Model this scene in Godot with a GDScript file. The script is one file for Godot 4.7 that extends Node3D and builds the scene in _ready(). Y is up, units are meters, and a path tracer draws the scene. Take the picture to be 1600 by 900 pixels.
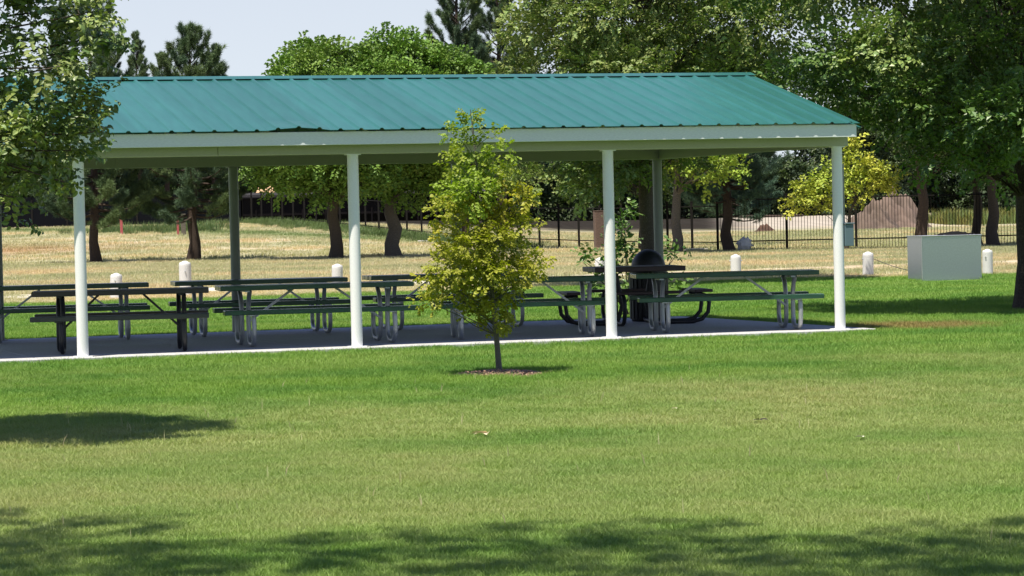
extends Node3D

# ------------------------------------------------------------------ helpers
class MB:
	var v := PackedVector3Array()
	var n := PackedVector3Array()
	var c := PackedColorArray()
	var ix := PackedInt32Array()
	var col := Color(1, 1, 1)

	func tri(a: Vector3, b: Vector3, d: Vector3) -> void:   # a b d counter-clockwise seen from outside
		var nn := (b - a).cross(d - a).normalized()
		var k := v.size()
		v.append(a); v.append(d); v.append(b)
		n.append(nn); n.append(nn); n.append(nn)
		c.append(col); c.append(col); c.append(col)
		ix.append(k); ix.append(k + 1); ix.append(k + 2)

	func quad(a: Vector3, b: Vector3, d: Vector3, e: Vector3) -> void:
		tri(a, b, d)
		tri(a, d, e)

	# box with chamfered edges
	func box(xf: Transform3D, size: Vector3, ch := 0.0) -> void:
		var h := size * 0.5
		if ch <= 0.0:
			var p := []
			for i in 8:
				p.append(xf * Vector3(h.x if i & 1 else -h.x, h.y if i & 2 else -h.y, h.z if i & 4 else -h.z))
			quad(p[4], p[5], p[7], p[6]); quad(p[1], p[0], p[2], p[3])
			quad(p[5], p[1], p[3], p[7]); quad(p[0], p[4], p[6], p[2])
			quad(p[6], p[7], p[3], p[2]); quad(p[0], p[1], p[5], p[4])
			return
		var q := []   # q[corner][axis]: the point on the face of that axis
		for i in 8:
			var s := Vector3(1 if i & 1 else -1, 1 if i & 2 else -1, 1 if i & 4 else -1)
			var r := []
			for ax in 3:
				var w := h - Vector3(ch, ch, ch)
				w[ax] = h[ax]
				r.append(xf * (w * s))
			q.append(r)
		var faces := [[4, 5, 7, 6, 2], [1, 0, 2, 3, 2], [5, 1, 3, 7, 0], [0, 4, 6, 2, 0], [6, 7, 3, 2, 1], [0, 1, 5, 4, 1]]
		for f in faces:
			quad(q[f[0]][f[4]], q[f[1]][f[4]], q[f[2]][f[4]], q[f[3]][f[4]])
		for ax in 3:
			var b1 := (ax + 1) % 3
			var b2 := (ax + 2) % 3
			for s1 in 2:
				for s2 in 2:
					var i0: int = (s1 << b1) | (s2 << b2)
					var i1: int = i0 | (1 << ax)
					var a: Vector3 = q[i0][b1]
					var b: Vector3 = q[i1][b1]
					var d: Vector3 = q[i1][b2]
					var e: Vector3 = q[i0][b2]
					if (s1 + s2) % 2 == 1:
						quad(a, e, d, b)
					else:
						quad(a, b, d, e)
		for i in 8:
			var par := (1 if i & 1 else 0) + (1 if i & 2 else 0) + (1 if i & 4 else 0)
			if par % 2 == 1:
				tri(q[i][0], q[i][1], q[i][2])
			else:
				tri(q[i][0], q[i][2], q[i][1])

	func bar(a: Vector3, b: Vector3, w: float, d: float, up := Vector3.UP, ch := 0.0) -> void:
		var y := (b - a).normalized()
		var x := up.cross(y)
		if x.length() < 0.01:
			x = Vector3.RIGHT.cross(y)
		x = x.normalized()
		var z := x.cross(y)
		box(Transform3D(Basis(x, y, z), (a + b) * 0.5), Vector3(w, a.distance_to(b), d), ch)

	func tube(path: Array, rad: Variant, sides := 8, caps := true, wob := 0.0, rng: RandomNumberGenerator = null) -> void:
		var m := path.size()
		var t0: Vector3 = (path[1] - path[0]).normalized()
		var x := (Vector3.FORWARD if absf(t0.z) < 0.9 else Vector3.RIGHT).cross(t0).normalized()
		var start := v.size()
		for i in m:
			var t: Vector3 = (path[mini(i + 1, m - 1)] - path[maxi(i - 1, 0)]).normalized()
			x = (x - t * x.dot(t)).normalized()
			var y := t.cross(x)
			var r: float = rad[i] if rad is Array else rad
			for k in sides:
				var an := TAU * k / sides
				var dir := x * cos(an) + y * sin(an)
				var rr := r
				if wob > 0.0:
					rr *= 1.0 + rng.randf_range(-wob, wob)
				v.append(path[i] + dir * rr)
				n.append(dir)
				c.append(col)
		for i in m - 1:
			for k in sides:
				var a := start + i * sides + k
				var b := start + i * sides + (k + 1) % sides
				ix.append(a); ix.append(a + sides); ix.append(b)
				ix.append(b); ix.append(a + sides); ix.append(b + sides)
		if caps:
			for e in 2:
				var o := start + (m - 1 if e else 0) * sides
				for k in range(1, sides - 1):
					if e:
						tri(v[o], v[o + k], v[o + k + 1])
					else:
						tri(v[o], v[o + k + 1], v[o + k])

	# surface of revolution round y; prof is [radius, height] from the bottom up
	func lathe(prof: Array, sides := 24, at := Vector3.ZERO) -> void:
		for i in prof.size() - 1:
			var a: Vector2 = prof[i]
			var b: Vector2 = prof[i + 1]
			var nl := Vector2(b.y - a.y, a.x - b.x).normalized()
			var k0 := v.size()
			for k in sides + 1:
				var an := TAU * k / sides
				var d := Vector3(cos(an), 0, sin(an))
				v.append(at + d * a.x + Vector3(0, a.y, 0)); v.append(at + d * b.x + Vector3(0, b.y, 0))
				var nn := (d * nl.x + Vector3(0, nl.y, 0)).normalized()
				n.append(nn); n.append(nn)
				c.append(col); c.append(col)
			for k in sides:
				var p := k0 + k * 2
				ix.append(p); ix.append(p + 2); ix.append(p + 1)
				ix.append(p + 2); ix.append(p + 3); ix.append(p + 1)

	func mesh() -> ArrayMesh:
		var a := []
		a.resize(Mesh.ARRAY_MAX)
		a[Mesh.ARRAY_VERTEX] = v
		a[Mesh.ARRAY_NORMAL] = n
		a[Mesh.ARRAY_COLOR] = c
		a[Mesh.ARRAY_INDEX] = ix
		var m := ArrayMesh.new()
		m.add_surface_from_arrays(Mesh.PRIMITIVE_TRIANGLES, a)
		return m


class IB:   # collects copies for a MultiMesh
	var buf := PackedFloat32Array()
	var count := 0

	func add(b: Basis, o: Vector3, c: Color) -> void:
		buf.append_array(PackedFloat32Array([b.x.x, b.y.x, b.z.x, o.x, b.x.y, b.y.y, b.z.y, o.y, b.x.z, b.y.z, b.z.z, o.z, c.r, c.g, c.b, 1.0]))
		count += 1


var taken := {}
var M := {}
var noise_a := FastNoiseLite.new()
var noise_b := FastNoiseLite.new()
var noise_c := FastNoiseLite.new()


func numbered(called: String) -> String:
	var k: int = taken.get(called, 0)
	taken[called] = k + 1
	return called if k == 0 else "%s_%03d" % [called, k]


func tag(o: Node, label: String, category: String, group := "") -> Node:
	o.set_meta("label", label)
	o.set_meta("category", category)
	if group:
		o.set_meta("group", group)
	return o


func thing(called: String, label: String, category: String, at := Vector3.ZERO, turn := 0.0, group := "") -> Node3D:
	var o := Node3D.new()
	o.name = numbered(called)
	add_child(o)
	o.position = at
	o.rotation.y = turn
	tag(o, label, category, group)
	return o


func put(called: String, m: Mesh, mat: Material, parent: Node = self) -> MeshInstance3D:
	var o := MeshInstance3D.new()
	o.mesh = m
	o.material_override = mat
	o.name = numbered(called) if parent == self else called
	parent.add_child(o, true)
	return o


func struct_(called: String, m: Mesh, mat: Material) -> MeshInstance3D:
	var o := put(called, m, mat)
	o.set_meta("kind", "structure")
	return o


func scatter(called: String, m: Mesh, mat: Material, ib: IB, parent: Node = self) -> MultiMeshInstance3D:
	var mm := MultiMesh.new()
	mm.transform_format = MultiMesh.TRANSFORM_3D
	mm.use_colors = true
	mm.mesh = m
	mm.instance_count = ib.count
	mm.buffer = ib.buf
	var o := MultiMeshInstance3D.new()
	o.multimesh = mm
	o.material_override = mat
	o.name = numbered(called) if parent == self else called
	parent.add_child(o, true)
	o.set_meta("kind", "stuff")
	return o


func rng_of(k: int) -> RandomNumberGenerator:
	var r := RandomNumberGenerator.new()
	r.seed = k * 7919 + 13
	return r


func lin(r: float, g: float, b: float) -> Color:
	return Color(r, g, b).linear_to_srgb()


func noise_tex(freq: float, lo: Color, hi: Color, size := 512, kind := FastNoiseLite.TYPE_SIMPLEX_SMOOTH, sd := 1, oct := 4) -> NoiseTexture2D:
	var f := FastNoiseLite.new()
	f.noise_type = kind
	f.frequency = freq
	f.seed = sd
	f.fractal_octaves = oct
	var t := NoiseTexture2D.new()
	t.width = size
	t.height = size
	t.seamless = true
	t.noise = f
	var g := Gradient.new()
	g.set_color(0, lo)
	g.set_color(1, hi)
	t.color_ramp = g
	return t


func mat(col: Color, rough := 0.7, metal := 0.0, tex: Texture2D = null, scale := Vector3.ONE, bump: Texture2D = null, bump_cm := 0.0) -> StandardMaterial3D:
	var m := StandardMaterial3D.new()
	m.albedo_color = col
	m.roughness = rough
	m.metallic = metal
	m.vertex_color_use_as_albedo = true
	if tex or bump:
		m.uv1_triplanar = true
		m.uv1_scale = scale
	if tex:
		m.albedo_texture = tex
	if bump:
		m.heightmap_enabled = true
		m.heightmap_texture = bump
		m.heightmap_scale = bump_cm
	return m


func leaf_mat(back: Color, rough := 0.5, spec := 0.4) -> StandardMaterial3D:
	var m := StandardMaterial3D.new()
	m.roughness = rough
	m.metallic_specular = spec
	m.vertex_color_use_as_albedo = true
	m.backlight_enabled = true
	m.backlight = back
	m.cull_mode = BaseMaterial3D.CULL_DISABLED
	return m


static func ss(t: float) -> float:
	t = clampf(t, 0.0, 1.0)
	return t * t * (3.0 - 2.0 * t)


# ------------------------------------------------------------------ the land
func gh(x: float, z: float) -> float:
	var d := -z
	var l := 1.72 * ss((d - 110.0) / 110.0) * ss((12.0 - x) / 30.0)
	var r := 1.3 * ss((d - 165.0) / 165.0)
	return l + r * (1.0 - l / 1.72)


func on(x: float, z: float, up := 0.0) -> Vector3:
	return Vector3(x, gh(x, z) + up, z)


func lawn_edge(x: float) -> float:
	return 69.5 + clampf(0.45 * x, -4.5, 3.0) + 1.4 * noise_b.get_noise_2d(x * 0.7, 3.0)


func path_at(x: float) -> float:   # depth of the middle of the dirt track
	return 74.0 + 0.75 * (x + 9.0) * 0.85 + 1.5 * noise_b.get_noise_2d(x * 0.3, 90.0)


# base colour (linear) of the turf and of the dry field at a place
func turf(x: float, z: float) -> Color:
	var d := -z
	var a := noise_a.get_noise_2d(x, z)
	var b := noise_b.get_noise_2d(x, z)
	var e := noise_c.get_noise_2d(x, z)
	var green := Color(0.185, 0.308, 0.060)
	var deep := Color(0.105, 0.225, 0.045)
	var dry := Color(0.278, 0.332, 0.128)
	var straw := Color(0.38, 0.335, 0.17)
	var le := lawn_edge(x)
	if d < le:
		var k := 0.74 * ss((30.5 + 2.5 * a - d) / 6.0)
		k *= 1.0 - 0.7 * ss((17.8 - d) / 2.8)
		k += 0.62 * a + 0.45 * b + 0.32 * e
		if d > 33.0:
			k = 0.05 + 0.25 * a + 0.25 * b + 0.15 * e
		var col := green.lerp(deep, clampf(0.35 - 0.9 * b + 0.3 * e, 0.0, 1.0))
		col = col.lerp(dry, clampf(k, 0.0, 1.0))
		col = col.lerp(straw, clampf((k - 0.95) * 0.9, 0.0, 0.5))
		# a worn brown spot by the right corner of the shelter
		var w := 1.0 - Vector2((x - 5.5) / 1.3, (z + 41.3) / 1.6).length()
		col = col.lerp(Color(0.27, 0.19, 0.09), clampf(w * 1.6 + e * 0.5, 0.0, 0.8) if w > -0.2 else 0.0)
		return col.lerp(straw, 0.8 * ss((d - le + 2.0) / 2.0) * clampf(0.5 + e, 0.0, 1.0))
	var tan_ := Color(0.53, 0.475, 0.335)
	var olive := Color(0.355, 0.36, 0.22)
	var soil := Color(0.58, 0.44, 0.28)
	var s := clampf(0.42 + 0.9 * a + 0.4 * b + 0.3 * ss((x - 2.0) / 10.0), 0.0, 1.0)
	var o := tan_.lerp(olive, s)
	o = o.lerp(soil, clampf(-0.15 - a * 1.3 + b * 0.5, 0.0, 0.6))
	o = o.lerp(Color(0.40, 0.25, 0.14), 0.7 * clampf(1.2 - Vector2((x + 27.0) / 9.0, (z + 152.0) / 11.0).length(), 0.0, 1.0))
	o = o.lerp(Color(0.115, 0.19, 0.055), 0.75 * ss((9.0 - absf(d - 168.0 - 0.5 * (x + 8.0) * -2.6)) / 9.0) * ss((8.0 - x) / 12.0))
	if d > 190.0:
		o = o.lerp(Color(0.04, 0.036, 0.032).lerp(Color(0.47, 0.42, 0.35), ss((x - 14.0 - 0.06 * (d - 215.0)) / 5.0)), ss((d - 215.0 + 12.0 * a) / 25.0))
	return o * (1.0 + 0.25 * e)


func grid_axis(parts: Array) -> PackedFloat32Array:   # parts: [from, to, steps]
	var r := PackedFloat32Array()
	for p in parts:
		for i in p[2]:
			r.append(lerpf(p[0], p[1], float(i) / p[2]))
	r.append(parts[-1][1])
	return r


func build_ground() -> void:
	var xs := grid_axis([[-700, -150, 8], [-150, -45, 14], [-45, -13, 40], [-13, 13, 110], [13, 45, 40], [45, 150, 14], [150, 700, 8]])
	var zs := grid_axis([[200, 10, 6], [10, -10, 10], [-10, -48, 150], [-48, -110, 130], [-110, -230, 110], [-230, -420, 30], [-420, -1500, 12]])
	var mb := MB.new()
	for z in zs:
		for x in xs:
			mb.v.append(Vector3(x, gh(x, z), z))
			mb.n.append(Vector3(gh(x - 1, z) - gh(x + 1, z), 2.0, gh(x, z - 1) - gh(x, z + 1)).normalized())
			mb.c.append(turf(x, z))
	var w := xs.size()
	for j in zs.size() - 1:
		for i in w - 1:
			var a := j * w + i
			for k in [a, a + 1, a + w, a + 1, a + w + 1, a + w]:
				mb.ix.append(k)
	# rows run away from the camera (z falls), so this order is clockwise from above
	for k in range(0, mb.ix.size(), 3):
		var t := mb.ix[k + 1]
		mb.ix[k + 1] = mb.ix[k + 2]
		mb.ix[k + 2] = t
	struct_("ground", mb.mesh(), M.soil)


func sheet(called: String, pts_a: Array, pts_b: Array, across: int, colf: Callable, m: Material, lift := 0.006) -> void:
	var mb := MB.new()
	var n := pts_a.size()
	for i in n:
		for k in across + 1:
			var p: Vector3 = pts_a[i].lerp(pts_b[i], float(k) / across)
			p.y = gh(p.x, p.z) + lift
			mb.v.append(p)
			mb.n.append(Vector3.UP)
			mb.c.append(colf.call(p.x, p.z, float(k) / across))
	for i in n - 1:
		for k in across:
			var a := i * (across + 1) + k
			for q in [a, a + 1, a + across + 1, a + 1, a + across + 2, a + across + 1]:
				mb.ix.append(q)
	struct_(called, mb.mesh(), m)


# ------------------------------------------------------------------ grass
func blade_patch(count: int, r: float, h0: float, h1: float, w: float, rng: RandomNumberGenerator, lean := 0.5) -> ArrayMesh:
	var mb := MB.new()
	for i in count:
		var p := Vector3(sqrt(rng.randf()) * r, 0, 0).rotated(Vector3.UP, rng.randf() * TAU)
		var an := rng.randf() * TAU
		var side := Vector3(cos(an), 0, sin(an)) * w * rng.randf_range(0.7, 1.2) * 0.5
		var h := rng.randf_range(h0, h1)
		var l := Vector3(rng.randfn(0, 1), 0, rng.randfn(0, 1)) * lean * h
		var mid := p + Vector3(0, h * 0.6, 0) + l * 0.35
		var tip := p + Vector3(0, h, 0) + l
		var t := rng.randf_range(0.72, 1.22)
		var warm := rng.randf()
		mb.col = Color(t * (1.0 + 0.22 * warm * warm), t, t * (0.9 + 0.2 * warm))
		if warm > 0.9:
			mb.col = Color(t * 1.75, t * 1.35, t * 1.7)
		mb.quad(p - side, p + side, mid + side * 0.8, mid - side * 0.8)
		mb.tri(mid - side * 0.8, mid + side * 0.8, tip)
	return mb.mesh()


func build_lawn() -> void:
	var rng := rng_of(5)
	var zones := [
		[12.2, 22.0, 1.3, 0.11, 90, 0.030, 0.052, 0.0036, 15500, "grass"],
		[22.0, 34.0, 1.6, 0.13, 80, 0.032, 0.058, 0.0046, 14500, "grass"],
		[34.0, 50.0, 2.5, 0.17, 70, 0.035, 0.065, 0.0060, 13000, "grass"],
		[50.0, 74.0, 3.0, 0.26, 70, 0.035, 0.070, 0.0090, 12000, "grass"],
		[74.0, 130.0, 4.0, 0.50, 60, 0.04, 0.11, 0.014, 11000, "dry_grass"],
		[130.0, 214.0, 6.0, 0.75, 55, 0.05, 0.15, 0.022, 9000, "dry_grass"],
	]
	for q in zones:
		var pm := blade_patch(q[4], q[3], q[5], q[6], q[7], rng)
		var ib := IB.new()
		var z0: float = q[0]
		var z1: float = q[1]
		while ib.count < q[8]:
			var d := sqrt(lerpf(z0 * z0, z1 * z1, rng.randf()))
			var hw: float = 0.172 * d + q[2]
			var x := rng.randf_range(-hw, hw)
			if d > 36.0 and d < 55.0:
				var l := shelter_local(Vector3(x, 0, -d))
				if l.z > -0.14 and l.z < 6.9 and l.x > -4.0 and l.x < 10.55:
					ib.count += 0
					if rng.randf() < 0.02:
						q[8] -= 50
					continue
			if Vector2(x + 0.15, -d + 31.06).length() < 0.46 + 0.1 * rng.randf():
				continue
			if d > 70.0 and absf(d - path_at(x)) < 3.2 and rng.randf() < 0.88:
				q[8] -= 1
				continue
			if d > 66.0 and x > 8.9 and x < 10.7 and d < 69.6:
				continue
			var s := rng.randf_range(0.75, 1.25)
			if d > 74.0 and noise_b.get_noise_2d(x, -d) < -0.1:
				s *= 0.5
			var b := Basis(Vector3.UP, rng.randf() * TAU).scaled(Vector3(1, s * (1.15 - 0.3 * ss((31.0 - d) / 6.0)), 1))
			var c := turf(x, -d)
			ib.add(b, on(x, -d, -0.004), Color(c.r * 1.18, c.g * 1.18, c.b * 1.15))
		var o := scatter(q[9], pm, M.blade, ib)
		tag(o, {12.2: "mown grass blades of the dry olive lawn nearest the viewer", 22.0: "mown grass blades of the lawn in front of the shelter", 34.0: "bright green mown grass around the picnic shelter", 50.0: "bright green grass behind the picnic shelter", 74.0: "short dry tan grass of the field beyond the bollards", 130.0: "dry straw grass of the field before the far fence"}[q[0]], "grass")


# ------------------------------------------------------------------ plants
func leaf(mb: MB, b: Vector3, d: Vector3, nrm: Vector3, length: float, width: float, fine: bool) -> void:
	var s := d.cross(nrm).normalized()
	nrm = s.cross(d).normalized()
	var fold := nrm * width * 0.16
	var tip := b + d * length - nrm * length * 0.12
	if fine:
		var l1 := b + d * length * 0.28 + s * width * 0.44 + fold
		var l2 := b + d * length * 0.66 + s * width * 0.40 + fold * 0.6
		var r1 := b + d * length * 0.28 - s * width * 0.44 + fold
		var r2 := b + d * length * 0.66 - s * width * 0.40 + fold * 0.6
		var m := b + d * length * 0.6 - nrm * length * 0.02
		mb.tri(b, m, l1); mb.tri(l1, m, l2); mb.tri(l2, m, tip)
		mb.tri(b, r1, m); mb.tri(r1, r2, m); mb.tri(r2, tip, m)
	else:
		var l := b + d * length * 0.45 + s * width * 0.5 + fold
		var r := b + d * length * 0.45 - s * width * 0.5 + fold
		mb.tri(b, tip, l)
		mb.tri(b, r, tip)


# a leafy twig along +y whose leaves look towards +z
func spray(count: int, twig: float, ll: float, lw: float, fine: bool, rng: RandomNumberGenerator, hue := 0.2) -> ArrayMesh:
	var mb := MB.new()
	for i in count:
		var t := (i + 0.6) / count
		var sgn := 1.0 if i % 2 else -1.0
		var b := Vector3(rng.randfn(0, 0.05), t, rng.randfn(0, 0.06)) * twig
		b.x += sgn * twig * 0.10 * rng.randf()
		var d := Vector3(sgn * rng.randf_range(0.35, 1.1), rng.randf_range(-0.1, 0.9), rng.randf_range(-0.55, 0.25)).normalized()
		var nn := Vector3(rng.randfn(0, 0.45), rng.randfn(0, 0.35), 1.0).normalized()
		var v := rng.randf_range(0.78, 1.2)
		var w := rng.randf_range(-1, 1) * hue
		mb.col = Color(v * (1 + w), v, v * (1 - 0.5 * w))
		var k := rng.randf_range(0.75, 1.2)
		leaf(mb, b, d, nn, ll * k, lw * k, fine)
	return mb.mesh()


func aim(d: Vector3, face: Vector3) -> Basis:
	var y := d.normalized()
	var z := (face - y * face.dot(y))
	if z.length() < 0.05:
		z = Vector3(1, 0, 0.3) - y * y.dot(Vector3(1, 0, 0.3))
	z = z.normalized()
	return Basis(y.cross(z), y, z)


func rdir(rng: RandomNumberGenerator) -> Vector3:
	return Vector3(rng.randfn(0, 1), rng.randfn(0, 1), rng.randfn(0, 1)).normalized()


# sprays over a list of clumps [centre, radius]
func foliage(ib: IB, clumps: Array, per: float, cols: Array, rng: RandomNumberGenerator, squash := 0.72, droop := 0.15, size := 1.0, vary := 0.18) -> void:
	for q in clumps:
		var c: Vector3 = q[0]
		var r: float = q[1]
		var tint: Color = cols[rng.randi() % cols.size()]
		var b := rng.randf_range(1.0 - vary, 1.0 + vary)
		for i in int(ceil(per * r * r)):
			var d := rdir(rng)
			if d.y < -0.35 and rng.randf() < 0.6:
				d.y = -d.y
			var rad := r * (0.35 + 0.65 * pow(rng.randf(), 0.55)) * (1.0 + 0.16 * maxf(0.0, rng.randfn(0, 0.6)))
			var o := c + Vector3(d.x, d.y * squash, d.z) * rad
			var grow := (d + rdir(rng) * 0.7 + Vector3(0, -droop, 0)).normalized()
			var face := (Vector3.UP * 0.95 + d * 0.6 + rdir(rng) * 0.42)
			var s := size * rng.randf_range(0.75, 1.25)
			var k := b * rng.randf_range(0.85, 1.15)
			ib.add(aim(grow, face).scaled(Vector3(s, s, s)), o, Color(tint.r * k, tint.g * k, tint.b * k))


func bent(a: Vector3, b: Vector3, sag: Vector3, n: int, rng: RandomNumberGenerator, wob := 0.03) -> Array:
	var r := []
	var l := a.distance_to(b)
	for i in n + 1:
		var t := float(i) / n
		r.append(a.lerp(b, t) + sag * sin(t * PI) + (rdir(rng) * l * wob if i > 0 and i < n else Vector3.ZERO))
	return r


func tapers(r0: float, r1: float, n: int) -> Array:
	var r := []
	for i in n + 1:
		r.append(lerpf(r0, r1, pow(float(i) / n, 0.8)))
	return r


func egg(c: Vector3, rad: Vector3, n: int, r0: float, r1: float, rng: RandomNumberGenerator, inner := 0.45, apart := 0.52) -> Array:
	var out := []
	var tries := 0
	while out.size() < n and tries < n * 60:
		tries += 1
		var d := rdir(rng)
		var p := c + d * rad * lerpf(inner, 1.0, sqrt(rng.randf()))
		var r := rng.randf_range(r0, r1)
		var ok := true
		for q in out:
			if p.distance_to(q[0]) < (r + q[1]) * apart:
				ok = false
				break
		if ok:
			out.append([p, r])
	return out


# clumps are relative to the base; a broad-leaved tree with trunk, limbs and a crown
func leafy_tree(o: Node3D, h: float, r0: float, lean: Vector3, clumps: Array, per: float, sm: Mesh, lm: Material, cols: Array, bark: Material, rng: RandomNumberGenerator, limbs := 9, fork := 0.3, size := 1.0, vary := 0.18, squash := 0.72) -> void:
	var mb := MB.new()
	var path := []
	var rads := []
	for i in 10:
		var t := i / 9.0
		path.append(Vector3(0, -0.1 + (h + 0.1) * t, 0) + lean * t * t + Vector3(rng.randfn(0, 0.09), 0, rng.randfn(0, 0.09)) * r0 * 2.0 * (1.0 if i > 0 else 0.0))
		rads.append(r0 * (1.0 - 0.72 * t) * (1.45 if i == 0 else 1.0))
	path.insert(1, path[0].lerp(path[1], 0.35))
	rads.insert(1, r0 * 1.08)
	mb.tube(path, rads, 12, true, 0.06, rng)
	put("trunk", mb.mesh(), bark, o)
	var groups := []
	for i in limbs:
		groups.append(MB.new())
	var k := 0
	for q in clumps:
		var c: Vector3 = q[0]
		var flat := Vector2(c.x, c.z).length()
		var y := clampf(c.y - flat * 0.75, h * fork, h * 0.96)
		var t := (y + 0.1) / (h + 0.1)
		var a := Vector3(0, y, 0) + lean * t * t
		var l: MB = groups[k % limbs]
		var rr := r0 * clampf(0.11 + 0.05 * flat / maxf(h, 1.0), 0.08, 0.2)
		l.tube(bent(a, c, Vector3(0, 0.12 * flat, 0), 5, rng), tapers(rr, rr * 0.25, 5), 5, false)
		for j in 3:
			var d := rdir(rng)
			d.y = absf(d.y) * 0.6
			l.tube([c, c + d * q[1] * 0.5, c + d * q[1] * 0.9], [rr * 0.25, rr * 0.16, rr * 0.06], 3, false)
		k += 1
	for l in groups:
		if l.v.size():
			put("limb", l.mesh(), bark, o)
	var ib := IB.new()
	foliage(ib, clumps, per, cols, rng, squash, 0.15, size, vary)
	scatter("crown", sm, lm, ib, o)


func needle_tuft(rng: RandomNumberGenerator, count: int, len_: float, w: float) -> ArrayMesh:
	var mb := MB.new()
	for i in count:
		var b := Vector3(0, rng.randf() * 0.9 * len_, 0)
		var d := (rdir(rng) + Vector3(0, 0.75, 0)).normalized()
		var s := d.cross(rdir(rng)).normalized() * w
		var v := rng.randf_range(0.7, 1.25)
		mb.col = Color(v, v, v)
		mb.tri(b - s, b + s, b + d * len_ * rng.randf_range(0.7, 1.1))
	return mb.mesh()


func pine(o: Node3D, h: float, r0: float, low: float, wide: float, rng: RandomNumberGenerator, dense := 1.0, cols := [Color(0.05, 0.085, 0.036), Color(0.062, 0.1, 0.036), Color(0.042, 0.074, 0.04)]) -> void:
	var mb := MB.new()
	var path := []
	var rads := []
	for i in 12:
		var t := i / 11.0
		path.append(Vector3(rng.randfn(0, 0.05), -0.1 + h * 0.985 * t, rng.randfn(0, 0.05)))
		rads.append(maxf(r0 * (1.0 - 0.92 * t) * (1.3 if i == 0 else 1.0), 0.02))
	mb.tube(path, rads, 9, true, 0.08, rng)
	put("trunk", mb.mesh(), M.pine_bark, o)
	var ib := IB.new()
	var limbs := []
	for i in 8:
		limbs.append(MB.new())
	var y := low
	var k := 0
	while y < h * 0.985:
		var t := (y - low) / (h - low)
		var prof := pow(clampf(1.0 - t, 0.0, 1.0), 0.62) * (0.6 + 0.4 * ss(t * 4.0 + 0.35))
		var m := 5 if t < 0.5 else 3
		var turn := rng.randf() * TAU
		for j in m:
			var an := turn + TAU * j / m + rng.randfn(0, 0.25)
			var l := maxf(wide * prof * rng.randf_range(0.6, 1.25), 0.35)
			var up := lerpf(-0.12, 1.3, ss(t * 1.15)) + rng.randfn(0, 0.12)
			var out := Vector3(cos(an), 0, sin(an))
			var a := Vector3(0, y + rng.randfn(0, 0.1), 0)
			var pts := []
			for s in 6:
				var u := s / 5.0
				pts.append(a + out * l * u * cos(up * 0.6) + Vector3(0, l * (sin(up) * u * 0.7 + 0.38 * u * u * u - 0.10 * u), 0))
			var lb: MB = limbs[k % 8]
			k += 1
			lb.tube(pts, tapers(0.05 * r0 / 0.2 * (0.4 + 0.6 * (1.0 - t)), 0.008, 5), 4, false)
			var cnt := int(l * lerpf(19.0, 24.0, t) * dense) + 4
			var tint: Color = cols[rng.randi() % cols.size()]
			var b := rng.randf_range(0.8, 1.2)
			for s in cnt:
				var u := 0.3 + 0.7 * sqrt(rng.randf())
				var f := u * 5.0
				var i0 := mini(int(f), 4)
				var p: Vector3 = pts[i0].lerp(pts[i0 + 1], f - i0)
				var dir: Vector3 = (pts[i0 + 1] - pts[i0]).normalized()
				var side := dir.cross(Vector3.UP).normalized() * rng.randfn(0, lerpf(0.13, 0.06, t)) * l * (1.15 - u)
				p += side + Vector3(rng.randfn(0, 0.05), rng.randfn(0.02, 0.06), rng.randfn(0, 0.05))
				var g := (dir * 0.8 + Vector3(0, 0.55, 0) + rdir(rng) * 0.5).normalized()
				var sc := rng.randf_range(0.8, 1.35)
				var v := b * rng.randf_range(0.8, 1.2)
				ib.add(aim(g, rdir(rng)).scaled(Vector3(sc, sc, sc)), p, Color(tint.r * v, tint.g * v, tint.b * v))
		y += rng.randf_range(0.24, 0.36) * (1.0 if t < 0.5 else 1.15)
	for s in 14:
		ib.add(aim(Vector3(rng.randfn(0, 0.25), 1, rng.randfn(0, 0.25)), rdir(rng)), Vector3(rng.randfn(0, 0.06), h - 0.05 * s, rng.randfn(0, 0.06)), cols[0])
	for lb in limbs:
		put("limb", lb.mesh(), M.pine_bark, o)
	scatter("crown", M.tuft, M.needle, ib, o)


# ------------------------------------------------------------------ the shelter
const TH := 0.31974   # the long side of the shelter turns away to the right by 18.3 degrees
const ORIGIN := Vector3(-5.227, 0, -36.656)


func shelter_local(p: Vector3) -> Vector3:
	var q := p - ORIGIN
	return Vector3(q.dot(Vector3(cos(TH), 0, -sin(TH))), q.y, q.dot(Vector3(-sin(TH), 0, -cos(TH))))


const PAD := 0.06
const POSTS := [-3.45, 0.0, 3.45, 6.841, 10.0535]
const DEEP := 6.57
const BEAM_Y := 2.47
const EAVE_Y := 2.765
const OVER := 0.36
const RISE := 0.825


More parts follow.
